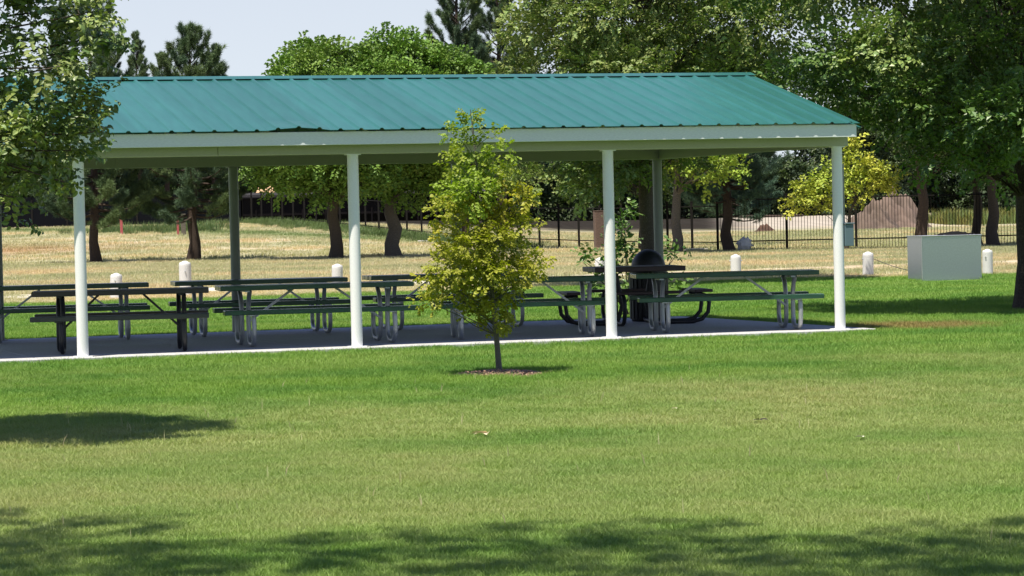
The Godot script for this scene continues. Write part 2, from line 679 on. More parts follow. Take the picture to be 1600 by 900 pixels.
func build_shelter() -> void:
	var o := thing("picnic_shelter", "long open picnic shelter with green ribbed metal roof on white posts", "shelter")
	o.transform = Transform3D(Basis(Vector3.UP, TH), ORIGIN)
	# local: x along the eave, -z to the back
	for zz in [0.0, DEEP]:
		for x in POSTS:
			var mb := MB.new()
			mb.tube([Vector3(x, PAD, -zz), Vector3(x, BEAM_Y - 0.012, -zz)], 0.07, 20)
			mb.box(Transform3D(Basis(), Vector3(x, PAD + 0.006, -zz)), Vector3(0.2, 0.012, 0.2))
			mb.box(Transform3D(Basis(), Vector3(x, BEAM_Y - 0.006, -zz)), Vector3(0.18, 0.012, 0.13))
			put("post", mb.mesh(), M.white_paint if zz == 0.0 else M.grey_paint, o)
	for zz in [0.0, DEEP]:
		var cuts := [-3.75, 1.72, 5.15, 10.19]
		for i in 3:
			var mb := MB.new()
			mb.box(Transform3D(Basis(), Vector3((cuts[i] + cuts[i + 1]) * 0.5, BEAM_Y + 0.105, -zz)), Vector3(cuts[i + 1] - cuts[i] - 0.003, 0.21, 0.14), 0.006)
			put("beam", mb.mesh(), M.beam_paint, o)
	for x in [-3.68, 10.12]:
		var mb := MB.new()
		mb.box(Transform3D(Basis(), Vector3(x, BEAM_Y + 0.1, -DEEP * 0.5)), Vector3(0.135, 0.2, DEEP - 0.145), 0.006)
		put("end_beam", mb.mesh(), M.beam_paint, o)
	# fascia boards at the eaves
	for s in [0, 1]:
		var z: float = OVER - 0.065 if s == 0 else -DEEP - OVER + 0.065
		var cuts := [-4.1, -0.6, 4.6, 10.20]
		for i in 3:
			var mb := MB.new()
			var tilt := 0.004 if i == 1 else 0.0
			mb.box(Transform3D(Basis(Vector3.UP, -0.002 if i == 2 and s == 0 else 0.0), Vector3((cuts[i] + cuts[i + 1]) * 0.5, EAVE_Y - 0.098 - tilt, z + (0.005 if i == 2 and s == 0 else 0.0))), Vector3(cuts[i + 1] - cuts[i] - 0.004, 0.165, 0.03), 0.004)
			put("fascia_board", mb.mesh(), M.fascia_paint, o)
	# rafters and purlins under the sheets, gable boards and rake trim at both ends
	for i in 12:
		var x := -3.9 + i * 1.27
		for s in [0, 1]:
			var mb := MB.new()
			var a := Vector3(x, EAVE_Y - 0.09, OVER - 0.085) if s == 0 else Vector3(x, EAVE_Y - 0.09, -DEEP - OVER + 0.085)
			var b := Vector3(x, EAVE_Y + RISE - 0.105, -DEEP * 0.5 + (0.02 if s == 0 else -0.02))
			mb.bar(a, b, 0.045, 0.11, Vector3.RIGHT)
			put("rafter", mb.mesh(), M.beam_paint, o)
	for x in [-4.085, 10.185]:
		var mb := MB.new()
		for s in [-0.0145, 0.0145]:
			var p := [Vector3(x + s, BEAM_Y + 0.2, 0.0), Vector3(x + s, BEAM_Y + 0.2, -DEEP), Vector3(x + s, EAVE_Y + RISE - 0.12, -DEEP * 0.5)]
			if s > 0:
				mb.tri(p[0], p[1], p[2])
			else:
				mb.tri(p[0], p[2], p[1])
		mb.quad(Vector3(x - 0.0145, BEAM_Y + 0.2, 0), Vector3(x - 0.0145, BEAM_Y + 0.2, -DEEP), Vector3(x + 0.0145, BEAM_Y + 0.2, -DEEP), Vector3(x + 0.0145, BEAM_Y + 0.2, 0))
		put("gable_board", mb.mesh(), M.fascia_paint, o)
		for s in [0, 1]:
			var a := Vector3(x + (0.034 if x > 0 else -0.034), EAVE_Y - 0.060, OVER - 0.085) if s == 0 else Vector3(x + (0.034 if x > 0 else -0.034), EAVE_Y - 0.060, -DEEP - OVER + 0.085)
			var b := Vector3(x + (0.034 if x > 0 else -0.034), EAVE_Y + RISE - 0.08, -DEEP * 0.5 + (0.012 if s == 0 else -0.012))
			var rk := MB.new()
			rk.bar(a, b, 0.022, 0.13, Vector3.RIGHT)
			put("rake_trim", rk.mesh(), M.roof[1], o)
	var w := 0.795
	var rng := rng_of(31)
	for s in [0, 1]:
		for i in 18:
			var x0 := 10.23 - w * (18 - i)
			var lift := 0.0
			if s == 0 and x0 > 1.9 and x0 < 2.75:
				lift = 0.034
			var m := panel_mesh(x0, w, s == 0, lift)
			put("roof_panel", m, M.roof[rng.randi() % 4], o)
	# ridge cap resting on the ribs
	var cut := [-4.1, -1.05, 1.98, 5.03, 8.06, 10.245]
	for i in 5:
		var mb := MB.new()
		var ytop := EAVE_Y + RISE + 0.029
		for s in [1, -1]:
			var zr := -DEEP * 0.5
			var zl: float = zr + s * 0.19
			var yl := EAVE_Y + RISE + 0.0245 - 0.19 * RISE / (DEEP * 0.5 + OVER)
			var x0: float = cut[i] + 0.001
			var x1: float = cut[i + 1] - 0.001
			var up := 0.003
			var P := [Vector3(x0, ytop, zr), Vector3(x1, ytop, zr), Vector3(x1, yl, zl), Vector3(x0, yl, zl)]
			var low := Vector3(0, -up, 0)
			if s > 0:
				mb.quad(P[3], P[2], P[1], P[0])
				mb.quad(P[3] + low, P[0] + low, P[1] + low, P[2] + low)
				mb.quad(P[3] + low, P[2] + low, P[2], P[3])
			else:
				mb.quad(P[0], P[1], P[2], P[3])
				mb.quad(P[0] + low, P[3] + low, P[2] + low, P[1] + low)
				mb.quad(P[2] + low, P[3] + low, P[3], P[2])
		put("ridge_cap", mb.mesh(), M.roof[0], o)


func panel_mesh(x0: float, w: float, front: bool, lift: float) -> ArrayMesh:
	var prof := [[0.0, 0.0]]
	for i in 3:
		var c := w * (i + 0.5) / 3.0
		prof.append_array([[c - 0.033, 0.0], [c - 0.013, 0.020], [c + 0.013, 0.020], [c + 0.033, 0.0]])
	prof.append([w - 0.0015, 0.0])
	var z0 := OVER if front else -DEEP - OVER
	var z1 := -DEEP * 0.5 + (0.012 if front else -0.012)
	var rows := [0.0, 0.03, 0.08, 0.16, 0.4, 0.7, 1.0]
	if lift == 0.0:
		rows = [0.0, 0.5, 1.0]
	var mb := MB.new()
	var P := []   # [row][i] upper, Q lower
	var Q := []
	for t in rows:
		var pr := []
		var qr := []
		for a in prof:
			var bulge: float = lift * sin(clampf(a[0] / w, 0.0, 1.0) * PI) * (1.0 - ss(t / 0.16))
			var v := Vector3(x0 + a[0], EAVE_Y + RISE * t + a[1] + bulge, lerpf(z0, z1, t))
			pr.append(v)
			qr.append(v - Vector3(0, 0.006, 0))
		P.append(pr)
		Q.append(qr)
	for r in rows.size() - 1:
		for i in prof.size() - 1:
			if front:
				mb.quad(P[r][i], P[r][i + 1], P[r + 1][i + 1], P[r + 1][i])
				mb.quad(Q[r][i], Q[r + 1][i], Q[r + 1][i + 1], Q[r][i + 1])
			else:
				mb.quad(P[r][i], P[r + 1][i], P[r + 1][i + 1], P[r][i + 1])
				mb.quad(Q[r][i], Q[r][i + 1], Q[r + 1][i + 1], Q[r + 1][i])
			if r == 0:
				if front:
					mb.quad(Q[0][i], Q[0][i + 1], P[0][i + 1], P[0][i])
				else:
					mb.quad(Q[0][i + 1], Q[0][i], P[0][i], P[0][i + 1])
	return mb.mesh()


func build_pad() -> void:
	var o := Node3D.new()
	o.name = "concrete_pad"
	add_child(o)
	o.set_meta("kind", "structure")
	o.transform = Transform3D(Basis(Vector3.UP, TH), ORIGIN)
	var xs := [-4.0, -0.55, 2.92, 6.4, 10.5]
	for i in 4:
		for j in 2:
			var z0 := 0.17 - j * 3.5
			var z1: float = -3.325 if j == 0 else -6.86
			var mb := MB.new()
			mb.box(Transform3D(Basis(), Vector3((xs[i] + xs[i + 1]) * 0.5, PAD * 0.5 - 0.05, (z0 + z1) * 0.5)), Vector3(xs[i + 1] - xs[i] - 0.01, PAD + 0.1, z0 - z1 - 0.006), 0.008)
			put("slab_section", mb.mesh(), M.concrete, o)


# ------------------------------------------------------------------ picnic tables
func table(label: String, at: Vector3, turn: float, len_: float, wood: Array, metal: Material, top_h := 0.78, seat_h := 0.475) -> void:
	var o := thing("picnic_table", label, "picnic table", at, turn, "picnic tables under the shelter roof")
	var rng := rng_of(int(at.x * 100) + 700)
	for i in 3:
		var mb := MB.new()
		mb.box(Transform3D(Basis(Vector3.RIGHT, rng.randfn(0, 0.004)), Vector3(rng.randfn(0, 0.004), top_h - 0.03 + rng.randfn(0, 0.001), (i - 1) * 0.256)), Vector3(len_, 0.062, 0.247), 0.006)
		put("top_plank", mb.mesh(), wood[i % wood.size()], o)
	for s in [-1, 1]:
		var mb := MB.new()
		mb.box(Transform3D(Basis(), Vector3(rng.randfn(0, 0.01), seat_h - 0.03, s * 0.635)), Vector3(len_, 0.06, 0.25), 0.006)
		put("bench_plank", mb.mesh(), wood[(s + 1) / 2 % wood.size()], o)
	var fx := len_ * 0.5 - 0.345
	for e in [-1, 1]:
		for s in [-1, 1]:
			var x: float = e * fx + s * 0.0345
			var pts := [Vector3(x, top_h - 0.075, s * 0.27), Vector3(x, top_h - 0.1, s * 0.25), Vector3(x, 0.62, s * 0.16), Vector3(x, 0.5, s * 0.095), Vector3(x, 0.38, s * 0.068), Vector3(x, 0.16, s * 0.075), Vector3(x, 0.08, s * 0.115),
				Vector3(x, 0.04, s * 0.19), Vector3(x, 0.03, s * 0.28), Vector3(x, 0.03, s * 0.5), Vector3(x, 0.045, s * 0.59), Vector3(x, 0.1, s * 0.665), Vector3(x, 0.18, s * 0.695), Vector3(x, 0.34, s * 0.685), Vector3(x, seat_h - 0.062, s * 0.655)]
			var mb := MB.new()
			mb.tube(pts, 0.03, 10)
			put("leg_tube", mb.mesh(), metal, o)
		var xb := MB.new()
		xb.bar(Vector3(e * fx, top_h - 0.074, -0.36), Vector3(e * fx, top_h - 0.074, 0.36), 0.06, 0.02)
		for s in [-1, 1]:
			xb.bar(Vector3(e * fx, seat_h - 0.067, s * 0.52), Vector3(e * fx, seat_h - 0.067, s * 0.75), 0.09, 0.012)
		xb.bar(Vector3(e * fx, 0.4, -0.1), Vector3(e * fx, 0.4, 0.1), 0.05, 0.008)
		put("cross_bar", xb.mesh(), metal, o)
		var br := MB.new()
		br.bar(Vector3(e * (fx - 0.03), 0.3, 0), Vector3(e * 0.28, top_h - 0.065, 0), 0.028, 0.04, Vector3.BACK)
		put("brace", br.mesh(), metal, o)


func square_table(at: Vector3, turn: float) -> void:
	var o := thing("square_picnic_table", "dark square picnic table on curved black tube legs, behind the others", "picnic table", at, turn, "picnic tables under the shelter roof")
	var mb := MB.new()
	for i in 5:
		var pk := MB.new()
		pk.box(Transform3D(Basis(), Vector3(0, 0.80, (i - 2) * 0.252)), Vector3(1.3, 0.07, 0.246), 0.008)
		put("top_plank", pk.mesh(), M.dark_wood, o)
	for k in 4:
		var b := Basis(Vector3.UP, k * PI / 2)
		var s := MB.new()
		s.box(Transform3D(b, b * Vector3(0, 0.47, 0.92)), Vector3(1.1, 0.04, 0.26), 0.006)
		put("bench_plank", s.mesh(), M.dark_wood, o)
		for e in [-1, 1]:
			var t := MB.new()
			var x: float = e * 0.3
			t.tube([b * Vector3(x, 0.74, 0.3), b * Vector3(x, 0.3, 0.22), b * Vector3(x, 0.08, 0.28), b * Vector3(x, 0.03, 0.42), b * Vector3(x, 0.03, 0.8), b * Vector3(x, 0.06, 0.93), b * Vector3(x, 0.16, 1.02), b * Vector3(x, 0.3, 1.04), b * Vector3(x, 0.4, 0.98), b * Vector3(x, 0.44, 0.86)], 0.03, 9)
			put("leg_tube", t.mesh(), M.black_metal, o)


func trash_can(at: Vector3) -> void:
	var o := thing("trash_can", "black trash can with a domed lid behind the dark square table", "trash can", at)
	var b := MB.new()
	b.lathe([Vector2(0.0, 0.0), Vector2(0.25, 0.0), Vector2(0.27, 0.03), Vector2(0.275, 0.74), Vector2(0.25, 0.745)], 28)
	put("barrel", b.mesh(), M.black_metal, o)
	var slats := 24
	for i in slats:
		var s := MB.new()
		var an := TAU * i / slats
		s.box(Transform3D(Basis(Vector3.UP, -an), Vector3(cos(an), 0, sin(an)) * 0.284 + Vector3(0, 0.38, 0)), Vector3(0.012, 0.68, 0.05), 0.003)
		put("slat", s.mesh(), M.black_metal, o)
	var l := MB.new()
	var prof := [Vector2(0.262, 0.75), Vector2(0.27, 0.765)]
	for i in 10:
		var a := PI * 0.5 * i / 9.0
		prof.append(Vector2(maxf(0.255 * cos(a), 0.001), 0.79 + 0.27 * sin(a)))
	l.lathe(prof, 28)
	put("lid", l.mesh(), M.black_metal, o)


func bollard(at: Vector3, h: float, r: float, label: String) -> void:
	var o := thing("bollard", label, "bollard", at, 0, "white bollards along the edge of the lawn")
	var rng := rng_of(int(at.x * 50) + 900)
	o.rotation = Vector3(rng.randfn(0, 0.015), rng.randf() * TAU, rng.randfn(0, 0.02))
	var mb := MB.new()
	var p := [Vector2(r * 1.02, -0.1), Vector2(r, h * 0.3), Vector2(r, h - r * 0.75), Vector2(r * 0.97, h - r * 0.5), Vector2(r * 0.86, h - r * 0.24), Vector2(r * 0.62, h - 0.03), Vector2(r * 0.3, h - 0.006), Vector2(0.001, h)]
	mb.lathe(p, 20)
	put("pillar", mb.mesh(), M.bollard_paint, o)
	var ey := MB.new()
	for s in 2:
		var an := rng.randf() * 0.4 + s * PI
		ey.tube([Vector3(cos(an) * (r - 0.01), h * 0.7, sin(an) * (r - 0.01)), Vector3(cos(an) * (r + 0.03), h * 0.7, sin(an) * (r + 0.03))], 0.014, 7)
	put("eye_bolt", ey.mesh(), M.galvanized, o)


func metal_box() -> void:
	var o := thing("metal_bin", "big open galvanized sheet metal bin standing on the lawn edge", "bin", on(9.24, -67.95), TH * 0.9)
	# local x to the right, -z to the back; the near left corner is the origin
	var w := 1.46
	var d := 0.8
	var h := 1.0
	var walls := [
		["front_panel", Vector3(w * 0.5, h * 0.5, -0.008), Vector3(w, h, 0.012)], ["back_panel", Vector3(w * 0.5, h * 0.5, -d + 0.008), Vector3(w, h, 0.012)],
		["side_panel", Vector3(0.006, h * 0.5, -d * 0.5), Vector3(0.012, h, d - 0.034)], ["side_panel", Vector3(w - 0.006, h * 0.5, -d * 0.5), Vector3(0.012, h, d - 0.034)], ["floor_panel", Vector3(w * 0.5, 0.06, -d * 0.5), Vector3(w - 0.03, 0.012, d - 0.036)]]
	for q in walls:
		var mb := MB.new()
		mb.box(Transform3D(Basis(), q[1]), q[2], 0.003)
		put(q[0], mb.mesh(), M.galvanized_sheet, o)
	var rim := MB.new()
	for q in [[Vector3(-0.004, h + 0.008, 0.004), Vector3(w + 0.004, h + 0.008, 0.004)], [Vector3(-0.004, h + 0.008, -d - 0.004), Vector3(w + 0.004, h + 0.008, -d - 0.004)], [Vector3(-0.004, h + 0.008, 0.016), Vector3(-0.004, h + 0.008, -d - 0.016)], [Vector3(w + 0.004, h + 0.008, 0.016), Vector3(w + 0.004, h + 0.008, -d - 0.016)]]:
		rim.tube([q[0], q[1]], 0.014, 7)
	put("rim", rim.mesh(), M.galvanized, o)
	# corner angle
	var cn := MB.new()
	cn.tube([Vector3(-0.004, 0.02, 0.004), Vector3(-0.004, h, 0.004)], 0.012, 7)
	put("corner_bead", cn.mesh(), M.galvanized, o)
	# the black bag heaped over the right end of the opening
	var bag := thing("trash_bag", "black plastic sheet heaped over the right end of the metal bin", "plastic bag", on(9.24, -67.95, 0) , TH * 0.9)
	var rng := rng_of(71)
	var bm := MB.new()
	var nx := 16
	var nz := 8
	for j in nz + 1:
		for i in nx + 1:
			var u := float(i) / nx
			var v := float(j) / nz
			var y := h + 0.02 + 0.07 * sin(u * PI * 0.9 + 0.2) * sin(v * PI) + rng.randfn(0, 0.012)
			bm.v.append(Vector3(lerpf(0.62, w - 0.035, u), y, lerpf(-0.05, -d + 0.06, v)))
			bm.n.append(Vector3.UP)
			bm.c.append(Color(1, 1, 1))
	for j in nz:
		for i in nx:
			var a := j * (nx + 1) + i
			for q in [a, a + nx + 1, a + 1, a + 1, a + nx + 1, a + nx + 2]:
				bm.ix.append(q)
	put("sheet", bm.mesh(), M.black_plastic, bag)


func fence() -> void:
	# right run, square pickets
	var o := thing("iron_fence", "black iron picket fence behind the dry strip on the right", "fence", Vector3(8.86, 0, -129.4))
	var rail_len := 24.0
	var dirx := Vector3(1, 0, 0.075).normalized()
	var turn := -atan2(0.075, 1.0)
	o.rotation.y = turn
	var pk := MB.new()
	pk.box(Transform3D(Basis(), Vector3(0, 1.17, 0)), Vector3(0.02, 2.22, 0.02))
	var pm := pk.mesh()
	var step := 0.128
	var n := int(rail_len / step)
	for i in n:
		var x := 0.13 + i * step
		if fmod(x, 2.95) < 0.06 or fmod(x, 2.95) > 2.89:
			continue
		var c := put("picket", pm, M.iron, o)
		c.position = Vector3(x, 0, 0)
	var post := MB.new()
	post.box(Transform3D(Basis(), Vector3(0, 1.16, 0)), Vector3(0.11, 2.5, 0.11), 0.006)
	post.box(Transform3D(Basis(), Vector3(0, 2.425, 0)), Vector3(0.13, 0.03, 0.13), 0.008)
	var pom := post.mesh()
	for i in 9:
		var c := put("post", pom, M.iron, o)
		c.position = Vector3(i * 2.95, 0, 0)
		if i < 8:
			for y in [0.42, 2.2]:
				var r := MB.new()
				r.box(Transform3D(Basis(), Vector3(i * 2.95 + 1.475, y, 0)), Vector3(2.83, 0.055, 0.045))
				put("rail", r.mesh(), M.iron, o)
	# run that goes back to the left, wire between posts
	var f := thing("wire_fence", "black wire fence with thin posts running back behind the left trees", "fence", Vector3.ZERO)
	var a0 := Vector3(8.86, 0, -129.4)
	var back := Vector3(-0.3143, 0, -0.9493)
	var tops := []
	for i in range(1, 31):
		var p := a0 + back * (i * 2.95)
		p.y = gh(p.x, p.z)
		var c := put("post", pom, M.iron, f)
		c.position = p + Vector3(0, -0.25, 0)
		tops.append(p)
	tops.push_front(a0)
	for i in tops.size() - 1:
		for y in [0.4, 1.95]:
			var r := MB.new()
			r.bar(tops[i] + Vector3(0, y, 0), tops[i + 1] + Vector3(0, y, 0), 0.05, 0.045)
			put("rail", r.mesh(), M.iron, f)
	var wires := MB.new()
	for i in tops.size() - 1:
		for k in 22:
			var t := k / 22.0
			var p: Vector3 = tops[i].lerp(tops[i + 1], t)
			wires.tube([p + Vector3(0, 0.1, 0), p + Vector3(0, 2.0, 0)], 0.0035, 3, false)
	var wo := put("mesh_wire", wires.mesh(), M.iron, f)
	wo.set_meta("kind", "stuff")
	# solid dark screen on the far left
	var g := thing("screen_fence", "tall dark board fence along the back of the dry field on the left", "fence", Vector3.ZERO)
	var e0: Vector3 = tops[-1]
	for i in 22:
		var p := e0 + Vector3(-2.45 * i, 0, 0.12 * i)
		p.y = gh(p.x, p.z)
		var q := e0 + Vector3(-2.45 * (i + 1), 0, 0.12 * (i + 1))
		q.y = gh(q.x, q.z)
		var mb := MB.new()
		mb.box(Transform3D(Basis(Vector3.UP, 0.049), (p + q) * 0.5 + Vector3(0, 1.1, 0)), Vector3(2.4, 2.2, 0.04))
		put("board_panel", mb.mesh(), M.screen, g)
		var c := put("post", pom, M.iron, g)
		c.position = p + Vector3(0, -0.45, 0)
		c.scale = Vector3(1, 1.0, 1)


func weeds(label: String, spots: Callable, count: int, m: Mesh, cols: Array, sd: int, s0: float, s1: float) -> void:
	var rng := rng_of(sd)
	var ib := IB.new()
	for i in count:
		var p: Vector3 = spots.call(rng)
		var s := rng.randf_range(s0, s1)
		var c: Color = cols[rng.randi() % cols.size()]
		var v := rng.randf_range(0.75, 1.25)
		ib.add(Basis(Vector3.UP, rng.randf() * TAU).scaled(Vector3(s, s, s)), p, Color(c.r * v, c.g * v, c.b * v))
	tag(scatter("weeds", m, M.blade, ib), label, "weeds")


func small_post(called: String, label: String, cat: String, at: Vector3, w: float, h: float, m: Material, group := "") -> void:
	var o := thing(called, label, cat, at, 0.2, group)
	var mb := MB.new()
	mb.box(Transform3D(Basis(Vector3.BACK, 0.01), Vector3(0, h * 0.5 - 0.15, 0)), Vector3(w, h + 0.3, w), w * 0.06)
	put("shaft", mb.mesh(), m, o)
	var c := MB.new()
	c.box(Transform3D(Basis(), Vector3(0, h + 0.02, 0)), Vector3(w * 1.06, 0.04, w * 1.06), 0.01)
	put("cap", c.mesh(), m, o)


func far_things() -> void:
	# a heap of brush and earth on the lot beyond the fence
	var rng := rng_of(404)
	var mb := MB.new()
	for q in [[Vector3(30.0, 0, -232.0), 2.9, 2.3], [Vector3(33.0, 0, -236.0), 2.6, 1.9]]:
		pass
	var spots := [
		["dirt_mound", "muted brown heap of earth straight behind the yellow tree", Vector3(25.6, 0, -213.0), 2.4, 1.9, Color(0.13, 0.094, 0.072)],
		["dirt_mound", "taller muted brown brush heap just left of the thick trunk behind the metal bin", Vector3(27.8, 0, -218.0), 2.8, 2.5, Color(0.15, 0.108, 0.085)],
		["dirt_mound", "small brown heap of earth beside the dark pine beyond the fence", Vector3(17.8, 0, -212.0), 1.1, 0.6, Color(0.085, 0.045, 0.03)],
		["dirt_mound", "pale orange tan heap of earth above the far left fence", Vector3(-24.5, 0, -300.0), 4.4, 3.4, Color(0.50, 0.34, 0.20)],
	]
	for q in spots:
		var o := thing(q[0], q[1], "mound", on(q[2].x, q[2].z), 0, "heaps of earth in the distance")
		var m := MB.new()
		var rings := 14
		var seg := 36
		for j in rings + 1:
			for i in seg:
				var t := float(j) / rings
				var an := TAU * i / seg
				var nn := 0.6 * noise_b.get_noise_2d(q[2].x + cos(an) * t * 4.0, q[2].z + sin(an) * t * 4.0) + 0.8 * noise_c.get_noise_2d(q[2].x + cos(an) * t * 2.0, q[2].z + sin(an) * t * 2.0)
				var r: float = q[3] * t * (1.0 + 0.35 * noise_b.get_noise_2d(an * 3.0, q[2].x))
				m.v.append(Vector3(cos(an) * r, q[4] * (1.0 - ss(t)) * (1.0 + 0.5 * nn) - 0.12, sin(an) * r))
				m.n.append(Vector3.UP)
				var cc: Color = q[5] * (1.0 + 0.8 * nn)
				m.c.append(cc)
		for j in rings:
			for i in seg:
				var a := j * seg + i
				var b := j * seg + (i + 1) % seg
				for k in [a, a + seg, b, b, a + seg, b + seg]:
					m.ix.append(k)
		var am := m.mesh()
		var st := SurfaceTool.new()
		st.create_from(am, 0)
		st.generate_normals()
		put("heap", st.commit(), M.dirt, o)
	# long dark shed far behind the left fence
	var s := thing("long_shed", "long low dark shed in the shade behind the wire fence", "shed", on(-13.0, -262.0, 0), 0.06)
	var sw := 26.0
	for i in 13:
		var w := MB.new()
		w.box(Transform3D(Basis(), Vector3(-sw * 0.5 + 2.0 * i + 1.0, 1.55, 0)), Vector3(1.96, 1.7, 0.1))
		put("wall_panel", w.mesh(), M.shed, s)
		var ps := MB.new()
		ps.box(Transform3D(Basis(), Vector3(-sw * 0.5 + 2.0 * i, 1.2, 0.1)), Vector3(0.12, 2.4, 0.12))
		put("post", ps.mesh(), M.shed, s)
	var rf := MB.new()
	rf.box(Transform3D(Basis(Vector3.RIGHT, 0.07), Vector3(0, 2.5, -2.0)), Vector3(sw + 0.6, 0.14, 5.0))
	put("roof", rf.mesh(), M.shed_roof, s)
	var bk := MB.new()
	bk.box(Transform3D(Basis(), Vector3(0, 1.2, -4.2)), Vector3(sw, 2.4, 0.12))
	put("back_wall", bk.mesh(), M.shed, s)
	# white pickup far off
	var c := thing("parked_pickup", "white pickup truck parked far off beyond the picket fence", "pickup truck", on(24.0, -330.0, 0), PI + 0.05)
	var body := MB.new()
	body.box(Transform3D(Basis(), Vector3(0, 0.75, 0)), Vector3(5.3, 0.5, 1.85), 0.12)
	put("body", body.mesh(), M.car_paint, c)
	var cab := MB.new()
	var A := [Vector3(-0.9, 1.0, 0.86), Vector3(1.3, 1.0, 0.86), Vector3(0.75, 1.72, 0.7), Vector3(-0.7, 1.72, 0.7)]
	var B := []
	for p in A:
		B.append(Vector3(p.x, p.y, -p.z))
	cab.quad(A[0], A[1], A[2], A[3]); cab.quad(B[1], B[0], B[3], B[2])
	cab.quad(A[1], B[1], B[2], A[2]); cab.quad(B[0], A[0], A[3], B[3]); cab.quad(A[3], A[2], B[2], B[3])
	put("cab", cab.mesh(), M.car_paint, c)
	for sd in [-1, 1]:
		for k in 2:
			var g := MB.new()
			g.box(Transform3D(Basis(Vector3.RIGHT, sd * -0.22), Vector3(-0.28 + k * 0.85, 1.36, sd * 0.795)), Vector3(0.7, 0.45, 0.02), 0.004)
			put("window", g.mesh(), M.car_glass, c)
		for x in [-1.65, 1.7]:
			var wl := MB.new()
			wl.tube([Vector3(x, 0.38, sd * 0.7), Vector3(x, 0.38, sd * 0.95)], 0.38, 20)
			put("wheel", wl.mesh(), M.tyre, c)
	# a log lying along the lot
	var lg := thing("log", "long dark log lying along the edge of the pale lot", "log", on(25.5, -296.0, 0.1), 0.03)
	var l := MB.new()
	l.tube([Vector3(-3.2, 0, 0), Vector3(-1, 0.03, 0.05), Vector3(0.6, -0.02, -0.04), Vector3(3.2, 0.02, 0)], [0.17, 0.15, 0.14, 0.11], 10)
	put("stem", l.mesh(), M.pine_bark, lg)


func litter_bits() -> void:
	# a pale curled leaf on the lawn and a few strays
	var bits := [
		["fallen_leaf", "pale curled dry leaf lying alone in the middle of the lawn", -0.2, -22.2, 0.14, Color(0.62, 0.52, 0.36)],
		["fallen_leaf", "small dark leaf on the lawn right of the middle", 1.86, -23.0, 0.08, Color(0.05, 0.045, 0.03)],
		["fallen_leaf", "tiny pale leaf on the lawn between the sapling and the right edge", 1.32, -24.6, 0.05, Color(0.7, 0.66, 0.5)],
		["fallen_leaf", "small cream leaf lying near the right edge of the lawn", 2.42, -21.0, 0.06, Color(0.75, 0.72, 0.6)],
	]
	for q in bits:
		var rng := rng_of(int(q[2] * 100) + 333)
		var o := thing(q[0], q[1], "leaf", on(q[2], q[3], 0.045), rng.randf() * TAU, "stray leaves on the lawn")
		var mb := MB.new()
		mb.col = q[5]
		for k in 3:
			var d := Vector3(1, 0.1, 0).rotated(Vector3.UP, k * 0.8 - 0.8)
			leaf(mb, Vector3.ZERO, d.normalized(), Vector3(0.1 * k, 1, 0.3), q[4], q[4] * 0.42, true)
		put("blade", mb.mesh(), M.leaf_dry, o)


# ------------------------------------------------------------------ scene
func _ready() -> void:
	var cam := Camera3D.new()
	cam.name = "camera"
	cam.fov = 10.893
	cam.near = 0.1
	cam.far = 4000.0
	cam.transform = Transform3D(Basis(Vector3.RIGHT, -0.022982) * Basis(Vector3.BACK, -0.023038), Vector3(0, 1.62, 0))
	add_child(cam)
	cam.current = true

	var env := Environment.new()
	env.background_mode = Environment.BG_SKY
	var sky := Sky.new()
	var psm := ProceduralSkyMaterial.new()
	psm.sky_top_color = Color(0.20, 0.37, 0.72)
	psm.sky_horizon_color = Color(0.88, 0.915, 0.94)
	psm.sky_curve = 0.30
	psm.ground_horizon_color = Color(0.62, 0.63, 0.60)
	psm.ground_bottom_color = Color(0.3, 0.31, 0.25)
	psm.sun_angle_max = 8.0
	sky.sky_material = psm
	env.sky = sky
	env.background_energy_multiplier = 0.62
	env.tonemap_mode = Environment.TONE_MAPPER_LINEAR
	env.tonemap_exposure = 1.75
	env.sdfgi_enabled = true
	env.ssao_enabled = true
	env.ssil_enabled = true
	var we := WorldEnvironment.new()
	we.environment = env
	add_child(we)

	var sun := DirectionalLight3D.new()
	sun.name = "sun"
	sun.light_energy = 1.6
	sun.light_color = Color(1.0, 0.965, 0.90)
	sun.light_angular_distance = 0.5
	sun.shadow_enabled = true
	add_child(sun)
	sun.look_at_from_position(Vector3.ZERO, Vector3(0.21, -1.0, -0.33), Vector3.RIGHT)

	for q in [[noise_a, 0.10, 11], [noise_b, 0.42, 12], [noise_c, 2.1, 13]]:
		q[0].noise_type = FastNoiseLite.TYPE_SIMPLEX_SMOOTH
		q[0].frequency = q[1]
		q[0].seed = q[2]
		q[0].fractal_octaves = 3

	materials()
	build_ground()
	sheet_path()
	build_lawn()
	build_pad()
	build_shelter()
	furniture()
	fence()
	far_things()
	trees()
	details()


func sheet_path() -> void:
	var a := []
	var b := []
	for i in 120:
		var x := -34.0 + i * 0.5
		var d := path_at(x)
		var w := 3.0 + 0.9 * noise_b.get_noise_2d(x, 40.0)
		a.append(Vector3(x, 0, -(d - w + 0.5 * noise_c.get_noise_2d(x * 0.6, 7.0))))
		b.append(Vector3(x, 0, -(d + w + 0.5 * noise_c.get_noise_2d(x * 0.6, 17.0))))
	sheet("dirt_path", a, b, 8, func(x: float, z: float, _k: float) -> Color:
		var c := Color(0.74, 0.70, 0.60).lerp(Color(0.52, 0.41, 0.26), clampf(ss((x + 1.0) / 7.0) + noise_b.get_noise_2d(x, z), 0.0, 1.0))
		return c * (1.0 + 0.25 * noise_c.get_noise_2d(x, z)), M.soil)


